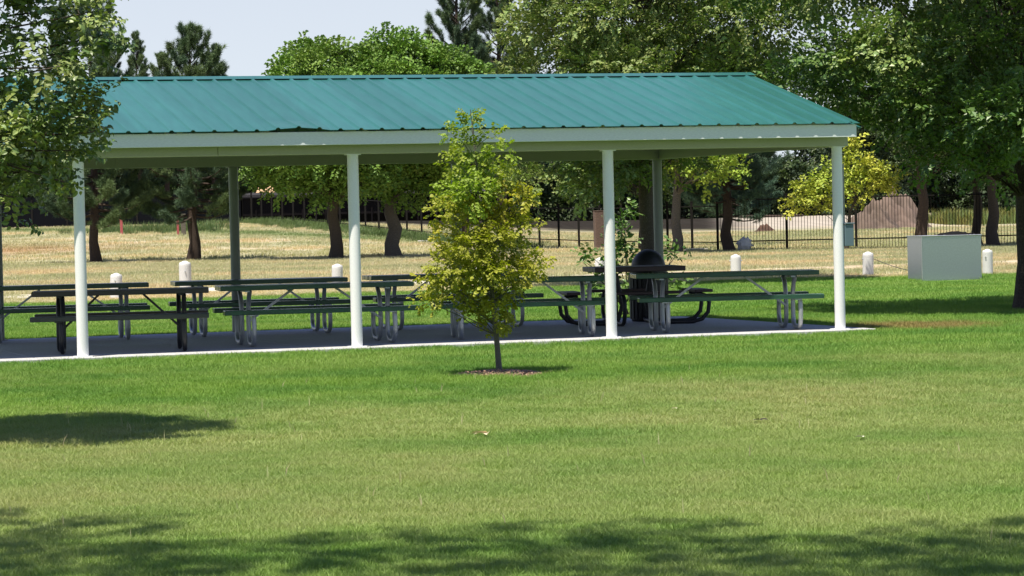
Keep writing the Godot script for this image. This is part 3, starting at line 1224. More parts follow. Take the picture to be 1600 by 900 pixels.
func materials() -> void:
	var grain := noise_tex(0.05, Color(0.80, 0.80, 0.80), Color(1, 1, 1), 512, FastNoiseLite.TYPE_SIMPLEX_SMOOTH, 3, 5)
	var fine := noise_tex(0.25, Color(0.74, 0.74, 0.74), Color(1, 1, 1), 512, FastNoiseLite.TYPE_VALUE, 4, 3)
	var speck := noise_tex(0.12, Color(0.93, 0.93, 0.93), Color(1, 1, 1), 512, FastNoiseLite.TYPE_SIMPLEX, 8, 4)
	var barkt := noise_tex(0.06, Color(0.35, 0.35, 0.35), Color(1, 1, 1), 512, FastNoiseLite.TYPE_CELLULAR, 9, 3)
	M.soil = mat(Color(1, 1, 1), 0.95, 0.0, fine, Vector3(0.9, 0.9, 0.9), fine, 1.0)
	M.soil.specular_mode = BaseMaterial3D.SPECULAR_DISABLED
	M.dirt = mat(Color(1, 1, 1), 0.95, 0.0, grain, Vector3(0.6, 0.6, 0.6), grain, 6.0)
	M.concrete = mat(lin(0.54, 0.54, 0.54), 0.85, 0.0, grain, Vector3(0.7, 0.7, 0.7), fine, 0.15)
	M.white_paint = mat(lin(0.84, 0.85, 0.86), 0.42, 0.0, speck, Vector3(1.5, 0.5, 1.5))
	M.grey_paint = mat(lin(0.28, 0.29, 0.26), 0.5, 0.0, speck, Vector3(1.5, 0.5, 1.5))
	M.beam_paint = mat(lin(0.44, 0.44, 0.36), 0.6, 0.0, speck, Vector3(0.3, 1.2, 1.2))
	M.fascia_paint = mat(lin(0.72, 0.77, 0.78), 0.5, 0.0, speck, Vector3(0.25, 1.2, 1.2))
	M.bollard_paint = mat(lin(0.78, 0.78, 0.77), 0.6, 0.0, grain, Vector3(1.5, 1.5, 1.5))
	M.roof = []
	for k in 4:
		var r := mat(lin(0.023 + 0.0015 * k, 0.118 + 0.006 * k, 0.102 + 0.006 * k), 0.36, 0.0, noise_tex(0.02, Color(0.88, 0.89, 0.90), Color(1, 1, 1), 256, FastNoiseLite.TYPE_SIMPLEX_SMOOTH, 20 + k, 4), Vector3(1.6, 0.4, 0.22))
		r.metallic_specular = 0.5
		M.roof.append(r)
	M.galvanized = mat(lin(0.42, 0.44, 0.46), 0.45, 0.55, speck, Vector3(3, 3, 3))
	M.galvanized_sheet = mat(lin(0.50, 0.54, 0.60), 0.30, 0.9, grain, Vector3(1.1, 1.1, 1.1))
	M.black_metal = mat(lin(0.016, 0.017, 0.02), 0.5, 0.0, speck, Vector3(3, 3, 3))
	M.iron = mat(lin(0.018, 0.017, 0.016), 0.6)
	M.green_wood = []
	for k in 3:
		M.green_wood.append(mat(lin(0.022 + 0.005 * k, 0.085 + 0.007 * k, 0.052 + 0.004 * k), 0.27, 0.0, noise_tex(0.03, Color(0.75, 0.75, 0.75), Color(1, 1, 1), 256, FastNoiseLite.TYPE_SIMPLEX_SMOOTH, 40 + k, 4), Vector3(0.35, 3.0, 3.0)))
	M.dark_wood = mat(lin(0.055, 0.030, 0.028), 0.5, 0.0, grain, Vector3(0.4, 3, 3))
	M.brown_wood = [mat(lin(0.060, 0.050, 0.042), 0.5, 0.0, grain, Vector3(0.4, 3, 3)), mat(lin(0.05, 0.06, 0.05), 0.5, 0.0, grain, Vector3(0.4, 3, 3))]
	M.bark = mat(lin(0.15, 0.115, 0.085), 0.9, 0.0, barkt, Vector3(2.2, 0.8, 2.2), barkt, 3.0)
	M.pale_bark = mat(lin(0.27, 0.235, 0.20), 0.9, 0.0, barkt, Vector3(2.2, 0.8, 2.2), barkt, 3.0)
	M.pine_bark = mat(lin(0.13, 0.085, 0.06), 0.92, 0.0, barkt, Vector3(1.6, 0.7, 1.6), barkt, 5.0)
	M.sap_bark = mat(lin(0.27, 0.27, 0.22), 0.85, 0.0, barkt, Vector3(8, 3, 8), barkt, 0.5)
	M.blade = leaf_mat(Color(0.74, 0.8, 0.45), 0.55, 0.3)
	M.leaf = leaf_mat(Color(0.52, 0.60, 0.28), 0.42, 0.45)
	M.leaf_young = leaf_mat(Color(0.86, 0.92, 0.45), 0.45, 0.35)
	M.leaf_far = leaf_mat(Color(0.55, 0.62, 0.34), 0.5, 0.35)
	M.leaf_dry = leaf_mat(Color(0.4, 0.4, 0.3), 0.7, 0.3)
	M.needle = leaf_mat(Color(0.25, 0.3, 0.2), 0.55, 0.3)
	M.black_plastic = mat(lin(0.012, 0.012, 0.013), 0.85)
	M.black_plastic.metallic_specular = 0.1
	M.screen = mat(lin(0.008, 0.009, 0.012), 0.85, 0.0, grain, Vector3(0.5, 0.5, 0.5))
	M.shed = mat(lin(0.014, 0.012, 0.013), 0.8, 0.0, grain, Vector3(0.3, 0.3, 0.3))
	M.shed_roof = mat(lin(0.05, 0.048, 0.05), 0.7, 0.0, grain, Vector3(0.3, 0.3, 0.3))
	for dull in [M.screen, M.shed, M.shed_roof, M.iron]:
		dull.metallic_specular = 0.12
		dull.roughness = 1.0
	M.wood_post = mat(lin(0.30, 0.20, 0.16), 0.9, 0.0, barkt, Vector3(2.5, 0.5, 2.5), barkt, 1.0)
	M.tan_post = mat(lin(0.30, 0.26, 0.20), 0.9, 0.0, barkt, Vector3(2.5, 0.5, 2.5), barkt, 1.0)
	M.red_paint = mat(lin(0.45, 0.10, 0.10), 0.6, 0.0, grain, Vector3(1, 1, 1))
	M.car_paint = mat(lin(0.78, 0.79, 0.80), 0.25)
	M.car_glass = mat(lin(0.02, 0.025, 0.03), 0.08)
	M.tyre = mat(lin(0.02, 0.02, 0.02), 0.8)
	M.box_paint = mat(lin(0.11, 0.17, 0.20), 0.5, 0.0, speck, Vector3(2, 2, 2))
	M.chips = mat(Color(1, 1, 1), 0.95)
	M.white_bag = leaf_mat(Color(1, 1, 1), 0.5, 0.4)
	M.pale_stone = mat(lin(0.52, 0.50, 0.44), 0.9, 0.0, grain, Vector3(1, 1, 1), grain, 1.0)
	M.tuft = needle_tuft(rng_of(77), 46, 0.20, 0.0085)


func furniture() -> void:
	var gw: Array = M.green_wood
	var y := PAD + 0.001
	table("dark brown picnic table with black legs, first in the front row from the left", Vector3(-4.93, y, -38.05), 0.10, 2.2, M.brown_wood, M.black_metal)
	table("green picnic table with galvanized legs next to the dark brown one", Vector3(-2.56, y, -39.1), 0.20, 2.5, gw, M.galvanized)
	table("green picnic table with galvanized legs half hidden by the yellow sapling", Vector3(0.12, y, -39.75), 0.05, 2.4, gw, M.galvanized)
	table("green picnic table with galvanized legs between the two right posts, sky shining on its top", Vector3(2.84, y, -40.45), 0.07, 2.45, gw, M.galvanized)
	table("rear row green picnic table cut off by the left edge of the picture", Vector3(-6.33, y, -42.3), 0.16, 2.45, gw, M.galvanized)
	table("rear row green picnic table seen behind the gap between two front tables", Vector3(-3.60, y, -43.0), 0.2, 2.45, gw, M.galvanized)
	table("rear row green picnic table mostly hidden behind the sapling", Vector3(-0.90, y, -43.9), 0.22, 2.45, gw, M.galvanized)
	square_table(Vector3(1.75, y, -43.4), 0.12)
	trash_can(Vector3(2.02, y, -44.6))


func trees() -> void:
	var far_sprays := spray(12, 0.55, 0.17, 0.115, false, rng_of(1), 0.12)
	var mid_sprays := spray(16, 0.36, 0.084, 0.060, false, rng_of(2), 0.14)
	var near_sprays := spray(16, 0.22, 0.050, 0.033, true, rng_of(3), 0.16)
	var maple_cols := [Color(0.145, 0.215, 0.05), Color(0.11, 0.18, 0.042), Color(0.185, 0.25, 0.068), Color(0.09, 0.155, 0.037)]

	# --- tree whose branches hang in at the top left
	var rng := rng_of(100)
	var o := thing("leafy_tree", "big leafy tree whose near branches hang in at the top left", "tree", Vector3(-6.3, 0, -22.9), 0, "broad-leaved trees")
	var cl := []
	for q in [[-3.71, 3.24, -0.37, 0.21], [-3.43, 3.29, -0.56, 0.19], [-3.14, 3.22, -0.15, 0.16], [-3.02, 3.08, -0.48, 0.09], [-3.21, 2.98, -0.61, 0.14], [-3.69, 2.95, -0.14, 0.14], [-3.28, 2.79, 0.59, 0.11], [-3.1, 2.82, 0.42, 0.08], [-3.74, 2.74, 0.37, 0.14], [-3.67, 2.5, -0.39, 0.18], [-3.43, 2.51, 0.05, 0.16], [-3.26, 2.44, -0.31, 0.2], [-3.1, 2.38, -0.46, 0.11], [-3.02, 2.65, -0.55, 0.06], [-3.2, 2.65, -0.4, 0.1], [-3.67, 2.27, 0.6, 0.22], [-3.38, 2.25, 0.46, 0.2], [-3.15, 2.19, 0.43, 0.1], [-2.99, 2.32, 0.42, 0.05], [-3.71, 2.05, -0.43, 0.2], [-3.48, 2.04, -0.27, 0.15], [-3.3, 2.05, 0.18, 0.1], [-3.71, 1.82, 0.32, 0.12], [-3.57, 1.86, 0.5, 0.06], [-3.19, 1.96, 0.53, 0.04], [-3.75, 1.7, -0.58, 0.05]]:
		cl.append([Vector3(q[0] + 6.25, q[1], q[2] + 0.4), q[3]])
	for q in egg(Vector3(0.1, 4.6, 0.3), Vector3(2.5, 2.4, 1.9), 60, 0.3, 0.5, rng, 0.3):
		if not (q[0].y < 3.9 and q[0].x + q[1] > 2.3):
			cl.append(q)
	leafy_tree(o, 6.0, 0.16, Vector3(0.2, 0, 0), cl, 1000.0, near_sprays, M.leaf, [Color(0.165, 0.225, 0.058), Color(0.20, 0.255, 0.075), Color(0.125, 0.19, 0.048)], M.bark, rng, 8, 0.25, 1.0, 0.2, 0.8)

	# --- trees beside and behind the viewer; only their shade reaches the picture
	var shade := [
		["tall_tree", "tall tree left of the viewer that shades the near left lawn", Vector3(-6.6, 0, -10.6), [[-4.39, 9.94, -11.42, 0.35], [-4.06, 9.80, -10.67, 0.35], [-4.58, 9.42, -10.49, 0.45], [-5.02, 10.59, -11.81, 0.40], [-5.33, 9.21, -11.46, 0.60], [-5.90, 10.00, -10.30, 0.70], [-6.83, 10.64, -10.89, 0.80], [-7.16, 9.33, -10.32, 0.80], [-6.52, 10.09, -9.27, 0.80], [-5.34, 10.19, -9.24, 0.60], [-3.55, 9.27, -9.84, 0.50], [-7.86, 9.81, -11.56, 0.80], [-4.16, 9.33, -12.52, 0.40], [-5.08, 10.38, -12.47, 0.50], [-3.76, 10.27, -10.81, 0.40], [-3.99, 9.96, -9.91, 0.50], [-4.38, 9.43, -9.89, 0.50], [-4.13, 10.14, -10.85, 0.50], [-3.66, 10.26, -10.41, 0.45], [-4.63, 10.63, -11.09, 0.45], [-3.01, 9.55, -10.35, 0.50], [-4.36, 10.30, -10.20, 0.50], [-3.56, 10.78, -11.34, 0.30], [-4.16, 9.82, -11.76, 0.45], [-3.82, 10.08, -11.47, 0.40], [-4.75, 10.72, -11.76, 0.40], [-4.26, 9.35, -13.31, 0.35], [-4.68, 9.45, -13.48, 0.40], [-3.20, 9.06, -11.71, 0.35]]],
		["tall_tree", "tall tree right of the viewer that shades the near right lawn", Vector3(4.6, 0, -9.6), [[-2.67, 10.33, -10.79, 0.50], [-1.98, 9.92, -11.53, 0.45], [-1.58, 10.36, -11.08, 0.50], [-1.03, 9.45, -11.68, 0.35], [-1.71, 9.58, -10.54, 0.50], [-2.07, 9.38, -10.21, 0.50], [-1.20, 10.01, -10.10, 0.40], [-0.34, 10.68, -10.98, 0.40], [0.17, 10.14, -10.75, 0.50], [-0.09, 10.44, -11.46, 0.30], [0.64, 9.81, -11.56, 0.50], [-0.58, 10.39, -9.87, 0.50], [0.53, 9.36, -10.11, 0.60], [1.37, 9.67, -10.61, 0.70], [2.04, 10.28, -11.21, 0.70], [1.82, 10.36, -9.48, 0.80], [-0.17, 9.87, -9.14, 0.70], [-1.36, 9.34, -9.32, 0.70], [2.98, 9.63, -10.42, 0.80], [-2.92, 10.59, -10.11, 0.50], [-2.03, 10.62, -10.70, 0.50], [-1.41, 10.02, -10.69, 0.45], [-0.90, 10.01, -11.00, 0.40], [-0.69, 9.47, -10.27, 0.50], [0.11, 9.01, -10.73, 0.50], [0.55, 9.74, -11.19, 0.50], [-2.34, 10.17, -11.74, 0.35], [-2.44, 9.23, -12.05, 0.40], [-1.79, 9.02, -12.52, 0.35], [-1.26, 9.31, -12.13, 0.40], [-3.01, 10.03, -11.39, 0.40]]],
	]
	var sd := 200
	for q in shade:
		sd += 1
		var rr := rng_of(sd)
		var t := thing(q[0], q[1], "tree", q[2], 0, "broad-leaved trees")
		var c2 := []
		for w in q[3]:
			c2.append([Vector3(w[0] - q[2].x, w[1], w[2] - q[2].z), w[3]])
		leafy_tree(t, 10.0, 0.22, Vector3(0, 0, 0.3), c2, 60.0, mid_sprays, M.leaf, maple_cols, M.bark, rr, 6, 0.4)

	# --- big maple at the right edge
	rng = rng_of(110)
	o = thing("maple_tree", "big dark leafy tree at the right edge with its trunk in shade", "tree", on(8.0, -46.9), 0, "broad-leaved trees")
	cl = []
	for q in egg(Vector3(0.3, 5.6, -0.3), Vector3(4.5, 3.9, 4.0), 84, 0.5, 1.05, rng, 0.5, 0.8):
		if q[0].y - 0.8 * q[1] > (2.75 if q[0].x < -2.1 else 1.9):
			cl.append(q)
	for q in [[-3.5, 3.5, 0.8, 0.5], [-2.7, 3.3, 1.6, 0.45], [-2.1, 2.9, 0.8, 0.42], [-1.5, 2.4, 1.6, 0.42], [-0.8, 2.2, 1.4, 0.42], [-1.9, 3.3, 2.2, 0.5], [-3.1, 3.9, 1.8, 0.5], [-0.2, 2.7, 2.2, 0.5], [0.9, 2.6, 1.5, 0.4]]:
		cl.append([Vector3(q[0], q[1], q[2]), q[3]])
	leafy_tree(o, 7.6, 0.2, Vector3(0.15, 0, 0), cl, 260.0, mid_sprays, M.leaf, maple_cols, M.bark, rng, 10, 0.22, 1.0, 0.24, 0.6)

	# --- tree behind the shelter
	rng = rng_of(120)
	o = thing("maple_tree", "wide leafy tree behind the shelter, its dark trunk rising past the trash can", "tree", on(3.17, -70.0), 0, "broad-leaved trees")
	cl = []
	for q in egg(Vector3(0.35, 6.0, 0.0), Vector3(3.3, 4.3, 3.4), 88, 0.55, 1.1, rng, 0.45, 0.68):
		if q[0].y - 0.8 * q[1] > (3.1 if q[0].x > 0.3 else 1.9):
			cl.append(q)
	for q in [[-2.6, 2.4, 0.4, 0.6], [-1.4, 2.3, 0.9, 0.6], [-0.6, 2.7, 1.2, 0.6], [-3.2, 3.0, 0.0, 0.6], [0.6, 3.2, 0.6, 0.5]]:
		cl.append([Vector3(q[0], q[1], q[2]), q[3]])
	leafy_tree(o, 8.0, 0.2, Vector3(-0.1, 0, 0), cl, 165.0, mid_sprays, M.leaf_far, [Color(0.19, 0.245, 0.075), Color(0.22, 0.27, 0.09), Color(0.135, 0.195, 0.052), Color(0.165, 0.225, 0.062)], M.bark, rng, 10, 0.3, 1.15, 0.22, 0.6)

	# --- broad-leaved trees in the dry field, trunks seen under the roof
	var field := [
		["ash_tree", "bright green round tree in the dry field, left of the second white post", on(-7.38, -127.2), 5.6, Vector3(-0.3, 5.6, 0), Vector3(3.7, 3.2, 3.2), 0.30, [Color(0.155, 0.265, 0.045), Color(0.135, 0.235, 0.04), Color(0.175, 0.28, 0.05)], 110, M.bark, 130.0],
		["ash_tree", "bright green tree in the dry field just right of the second white post", on(-5.05, -129.3), 5.8, Vector3(0.7, 5.8, 0), Vector3(3.3, 3.2, 3.0), 0.34, [Color(0.155, 0.265, 0.045), Color(0.135, 0.24, 0.04), Color(0.18, 0.28, 0.05)], 95, M.pale_bark, 130.0],
		["ash_tree", "tree with a grey trunk close to the corner of the fence", on(6.89, -126.0), 6.0, Vector3(-0.3, 6.4, 0), Vector3(2.6, 3.4, 2.6), 0.24, [Color(0.24, 0.34, 0.045), Color(0.27, 0.36, 0.05)], 40, M.pale_bark, 85.0],
		["ash_tree", "thin dark trunk tree just behind the grey trunk by the fence corner", on(5.9, -135.0), 6.0, Vector3(-0.8, 6.0, 0), Vector3(3.2, 3.6, 2.6), 0.2, [Color(0.08, 0.13, 0.03)], 40, M.bark, 85.0],
		["ash_tree", "dark tree whose brown trunk stands behind the left half of the metal bin", on(16.75, -122.8), 6.0, Vector3(1.2, 7.0, 0), Vector3(2.8, 3.5, 2.8), 0.28, [Color(0.06, 0.10, 0.032), Color(0.08, 0.12, 0.036)], 60, M.pine_bark, 85.0],
		["ash_tree", "dark tree with a slim trunk behind the right end of the metal bin", on(19.92, -129.0), 6.0, Vector3(0.4, 7.0, 0), Vector3(3.2, 3.9, 3.0), 0.22, [Color(0.06, 0.10, 0.032), Color(0.08, 0.12, 0.036)], 56, M.bark, 85.0],
		["ash_tree", "dark tree with a thick trunk just right of the metal bin", on(20.1, -125.9), 6.4, Vector3(0.8, 7.2, 0), Vector3(3.0, 3.9, 3.0), 0.27, [Color(0.055, 0.09, 0.03), Color(0.07, 0.11, 0.034)], 56, M.bark, 85.0],
	]
	sd = 300
	for q in field:
		sd += 1
		var rr := rng_of(sd)
		var t := thing(q[0], q[1], "tree", q[2], 0, "broad-leaved trees")
		var heads := egg(q[4], q[5], q[8], 0.5, 0.95, rr, 0.35)
		if sd == 303:   # its low sunny branches reach out to the front
			for w in [[0.5, 3.7, 2.6, 0.4], [1.0, 3.5, 2.9, 0.42], [1.6, 3.3, 3.0, 0.42], [2.1, 3.2, 2.8, 0.36], [1.3, 2.9, 2.9, 0.34], [2.5, 3.4, 2.6, 0.28], [0.0, 3.9, 2.4, 0.3], [1.9, 3.7, 2.8, 0.36]]:
				heads.append([Vector3(w[0], w[1], w[2]), w[3]])
		leafy_tree(t, q[3], q[6], Vector3(rr.randfn(0, 0.2), 0, 0), heads, q[10], far_sprays, M.leaf_far, q[7], q[9], rr, 7, 0.4, 1.0, 0.16, 0.85)

	# --- little yellow tree by the fence
	rng = rng_of(350)
	o = thing("yellow_tree", "small yellow leaved tree beside the fence behind the right post", "tree", on(14.0, -126.0), 0, "broad-leaved trees")
	cl = []
	for q in [[-2.0, 1.9, 0, 0.36], [-1.5, 2.1, 0.2, 0.42], [-1.0, 2.3, 0, 0.4], [-1.7, 2.6, 0.1, 0.34], [-0.8, 1.8, 0.1, 0.34], [-1.2, 2.9, 0, 0.26], [0.0, 2.6, 0.2, 0.4], [0.6, 2.9, 0, 0.45], [1.1, 2.7, 0.2, 0.42], [1.6, 2.6, 0, 0.36], [0.3, 3.3, 0, 0.4], [0.9, 3.4, 0.1, 0.36], [1.5, 3.1, 0, 0.34], [0.4, 2.3, 0.2, 0.36], [1.95, 2.9, 0, 0.26], [-0.9, 3.4, 0.1, 0.22], [0.2, 4.0, 0, 0.26], [0.5, 4.3, 0, 0.22]]:
		cl.append([Vector3(q[0], q[1], q[2]), q[3]])
	leafy_tree(o, 2.4, 0.12, Vector3(0.5, 0, 0), cl, 150.0, far_sprays, M.leaf_far, [Color(0.38, 0.43, 0.06), Color(0.31, 0.39, 0.055), Color(0.44, 0.45, 0.07)], M.bark, rng, 5, 0.3, 0.9, 0.12)

	# --- pines
	var pines := [
		["pine in the dry field whose slim trunk stands beside the left white post", on(-17.7, -128.8), 11.4, 0.22, 2.0, 3.0],
		["pine with a leaning trunk in the dry field behind the tall bollard", on(-13.6, -129.7), 9.8, 0.26, 2.0, 3.1],
		["tall dark pine rising behind the shelter roof above the sapling", on(-2.2, -140.0), 14.2, 0.28, 3.2, 2.8],
		["second tall dark pine close behind the right side of the first above the sapling", on(-0.4, -146.0), 14.0, 0.28, 3.2, 2.7],
		["bluish dark pine behind the picket fence corner with a thick brown trunk", on(9.23, -128.2), 9.0, 0.24, 2.2, 3.0],
		["small far pine tip just right of the hanging branches", on(-31.0, -236.0), 15.2, 0.25, 4.0, 2.6],
		["slender far pine tip second from the hanging branches", on(-28.6, -234.0), 14.6, 0.25, 4.0, 2.2],
		["low far pine tip half way to the lone pine top", on(-26.8, -236.0), 13.4, 0.25, 4.0, 2.6],
		["far pine tip right of the lone pine top above the roof", on(-23.2, -238.0), 13.9, 0.25, 4.0, 2.8],
		["tall pine showing through the hanging branches at top left", on(-34.8, -236.0), 17.2, 0.3, 4.0, 3.2],
		["dark pine beyond the fence to the right of the thick brown trunk", on(10.9, -152.0), 8.6, 0.25, 1.6, 3.0],
	]
	sd = 400
	for q in pines:
		sd += 1
		var t := thing("pine_tree", q[0], "pine tree", q[1], 0, "pine trees")
		var cols := [Color(0.085, 0.135, 0.058), Color(0.105, 0.155, 0.06), Color(0.072, 0.12, 0.066)]
		if sd in [405, 411]:
			cols = [Color(0.075, 0.135, 0.09), Color(0.09, 0.15, 0.09), Color(0.065, 0.115, 0.08)]
		pine(t, q[2], q[3], q[4], q[5], rng_of(sd), 1.0, cols)

	# --- the far wood that closes the view
	rng = rng_of(500)
	var ib := IB.new()
	var wood := []
	for i in 330:
		var x := rng.randf_range(-66.0, 70.0)
		var z := rng.randf_range(-350.0, -300.0)
		var top := 9.5
		if x > 22.0 and x < 34.0:
			top = 4.5
		for k in 3:
			wood.append([on(x + rng.randfn(0, 1.6), z, lerpf(0.5, top, pow(rng.randf(), 1.5))), rng.randf_range(1.3, 2.2)])
	foliage(ib, wood, 22.0, [Color(0.055, 0.085, 0.032), Color(0.07, 0.10, 0.036), Color(0.045, 0.07, 0.034)], rng, 0.9, 0.1, 2.6, 0.2)
	tag(scatter("distant_trees", far_sprays, M.leaf_far, ib), "dark distant wood closing off the view beyond the fences", "trees")

	# --- sapling in front of the shelter
	rng = rng_of(600)
	o = thing("maple_sapling", "young yellow green maple sapling on a thin trunk in front of the shelter", "tree", Vector3(-0.15, 0, -31.06), 0, "broad-leaved trees")
	var mb := MB.new()
	mb.tube([Vector3(0.02, -0.05, 0), Vector3(0.0, 0.03, 0), Vector3(-0.012, 0.25, 0), Vector3(-0.03, 0.55, 0.01), Vector3(-0.07, 1.0, 0), Vector3(-0.12, 1.5, -0.01), Vector3(-0.18, 2.1, 0.0), Vector3(-0.235, 2.75, 0.01)], [0.042, 0.033, 0.029, 0.027, 0.022, 0.016, 0.010, 0.004], 10, true, 0.05, rng)
	put("trunk", mb.mesh(), M.sap_bark, o)
	ib = IB.new()
	var lb := []
	for i in 6:
		lb.append(MB.new())
	var k := 0
	for q in [[-0.23, 2.68, 0.01, 0.07], [-0.24, 2.55, 0.04, 0.09], [-0.45, 2.5, 0.0, 0.06], [0.03, 2.47, -0.09, 0.06], [-0.26, 2.37, -0.01, 0.13], [-0.2, 2.14, -0.22, 0.16], [-0.43, 2.21, 0.21, 0.09], [0.07, 2.28, 0.15, 0.09], [0.03, 2.06, 0.03, 0.15], [-0.41, 1.89, -0.14, 0.17], [-0.2, 1.86, 0.31, 0.18], [0.13, 1.82, 0.06, 0.17], [0.33, 1.8, 0.3, 0.07], [-0.49, 1.7, 0.31, 0.14], [-0.23, 1.6, 0.01, 0.21], [0.07, 1.57, -0.08, 0.18], [0.3, 1.55, 0.1, 0.11], [-0.53, 1.45, -0.07, 0.11], [-0.26, 1.27, -0.41, 0.21], [0.03, 1.24, -0.24, 0.21], [-0.43, 1.11, 0.36, 0.2], [0.37, 1.18, -0.45, 0.09], [0.43, 1.11, -0.42, 0.08], [-0.64, 1.03, 0.14, 0.12], [-0.74, 0.97, -0.23, 0.07], [0.13, 1.04, 0.04, 0.18], [-0.23, 0.97, -0.03, 0.21], [-0.53, 0.84, -0.15, 0.13], [-0.66, 0.8, 0.35, 0.09], [-0.13, 0.78, -0.27, 0.16], [0.13, 0.82, -0.08, 0.13], [-0.25, 0.66, -0.23, 0.11], [-0.03, 0.63, 0.1, 0.14], [0.05, 0.53, -0.15, 0.08], [-0.05, 0.49, -0.09, 0.07], [0.32, 1.04, 0.27, 0.12], [-0.82, 0.78, -0.16, 0.05], [-0.25, 1.35, 0.35, 0.16], [0.0, 1.4, 0.3, 0.15], [-0.1, 1.05, 0.4, 0.17]]:
		var c := Vector3(q[0], q[1], q[2])
		var y := clampf(c.y - 0.45 * Vector2(c.x, c.z).length() - 0.08, 0.42, 2.6)
		var a := Vector3(-0.235 * pow(y / 2.75, 1.3), y, 0)
		var rr := 0.004 + 0.006 * (1.0 - y / 2.75)
		lb[k % 6].tube(bent(a, c, Vector3(0, 0.03, 0), 4, rng), tapers(rr, 0.002, 4), 5, false)
		k += 1
		var cols := [Color(0.40, 0.40, 0.055), Color(0.35, 0.37, 0.05), Color(0.46, 0.43, 0.06)]
		if c.y > 2.0 or (c.y > 1.75 and absf(c.x + 0.2) < 0.3):
			cols = [Color(0.25, 0.345, 0.05), Color(0.31, 0.375, 0.055)]
		foliage(ib, [[c, q[3] * 1.06]], 2100.0, cols, rng, 0.85, 0.25, 1.0, 0.14)
	for l in lb:
		put("limb", l.mesh(), M.sap_bark, o)
	scatter("crown", spray(9, 0.11, 0.038, 0.031, true, rng_of(601), 0.16), M.leaf_young, ib, o)

	# --- leafy shoots round the foot of the tree behind the pad
	rng = rng_of(650)
	o = thing("shrub", "leafy green shrub growing behind the pad next to the trash can", "shrub", on(1.95, -48.2), 0)
	ib = IB.new()
	var st := MB.new()
	for q in [[-0.12, 1.62, 0, 0.10], [-0.2, 1.42, 0.1, 0.15], [-0.3, 1.15, 0, 0.18], [-0.1, 1.2, -0.1, 0.16], [-0.42, 0.85, 0.1, 0.18], [-0.15, 0.85, 0.1, 0.2], [-0.5, 0.5, 0, 0.2], [0.1, 0.45, 0.15, 0.24], [0.62, 0.95, 0.1, 0.13], [0.78, 1.16, 0, 0.06], [0.6, 0.5, 0.1, 0.16], [-0.66, 0.98, 0.1, 0.08], [-0.78, 0.9, 0, 0.05]]:
		st.tube(bent(Vector3(q[0] * 0.15, -0.05, 0), Vector3(q[0], q[1], q[2]), Vector3(0, 0.1, 0), 5, rng), tapers(0.014, 0.004, 5), 5, false)
		foliage(ib, [[Vector3(q[0], q[1], q[2]), q[3]]], 420.0, [Color(0.085, 0.16, 0.03), Color(0.11, 0.19, 0.04)], rng, 0.9, 0.1, 1.0, 0.2)
	put("stem", st.mesh(), M.bark, o)
	scatter("foliage", spray(7, 0.22, 0.10, 0.065, true, rng_of(651), 0.1), M.leaf, ib, o)


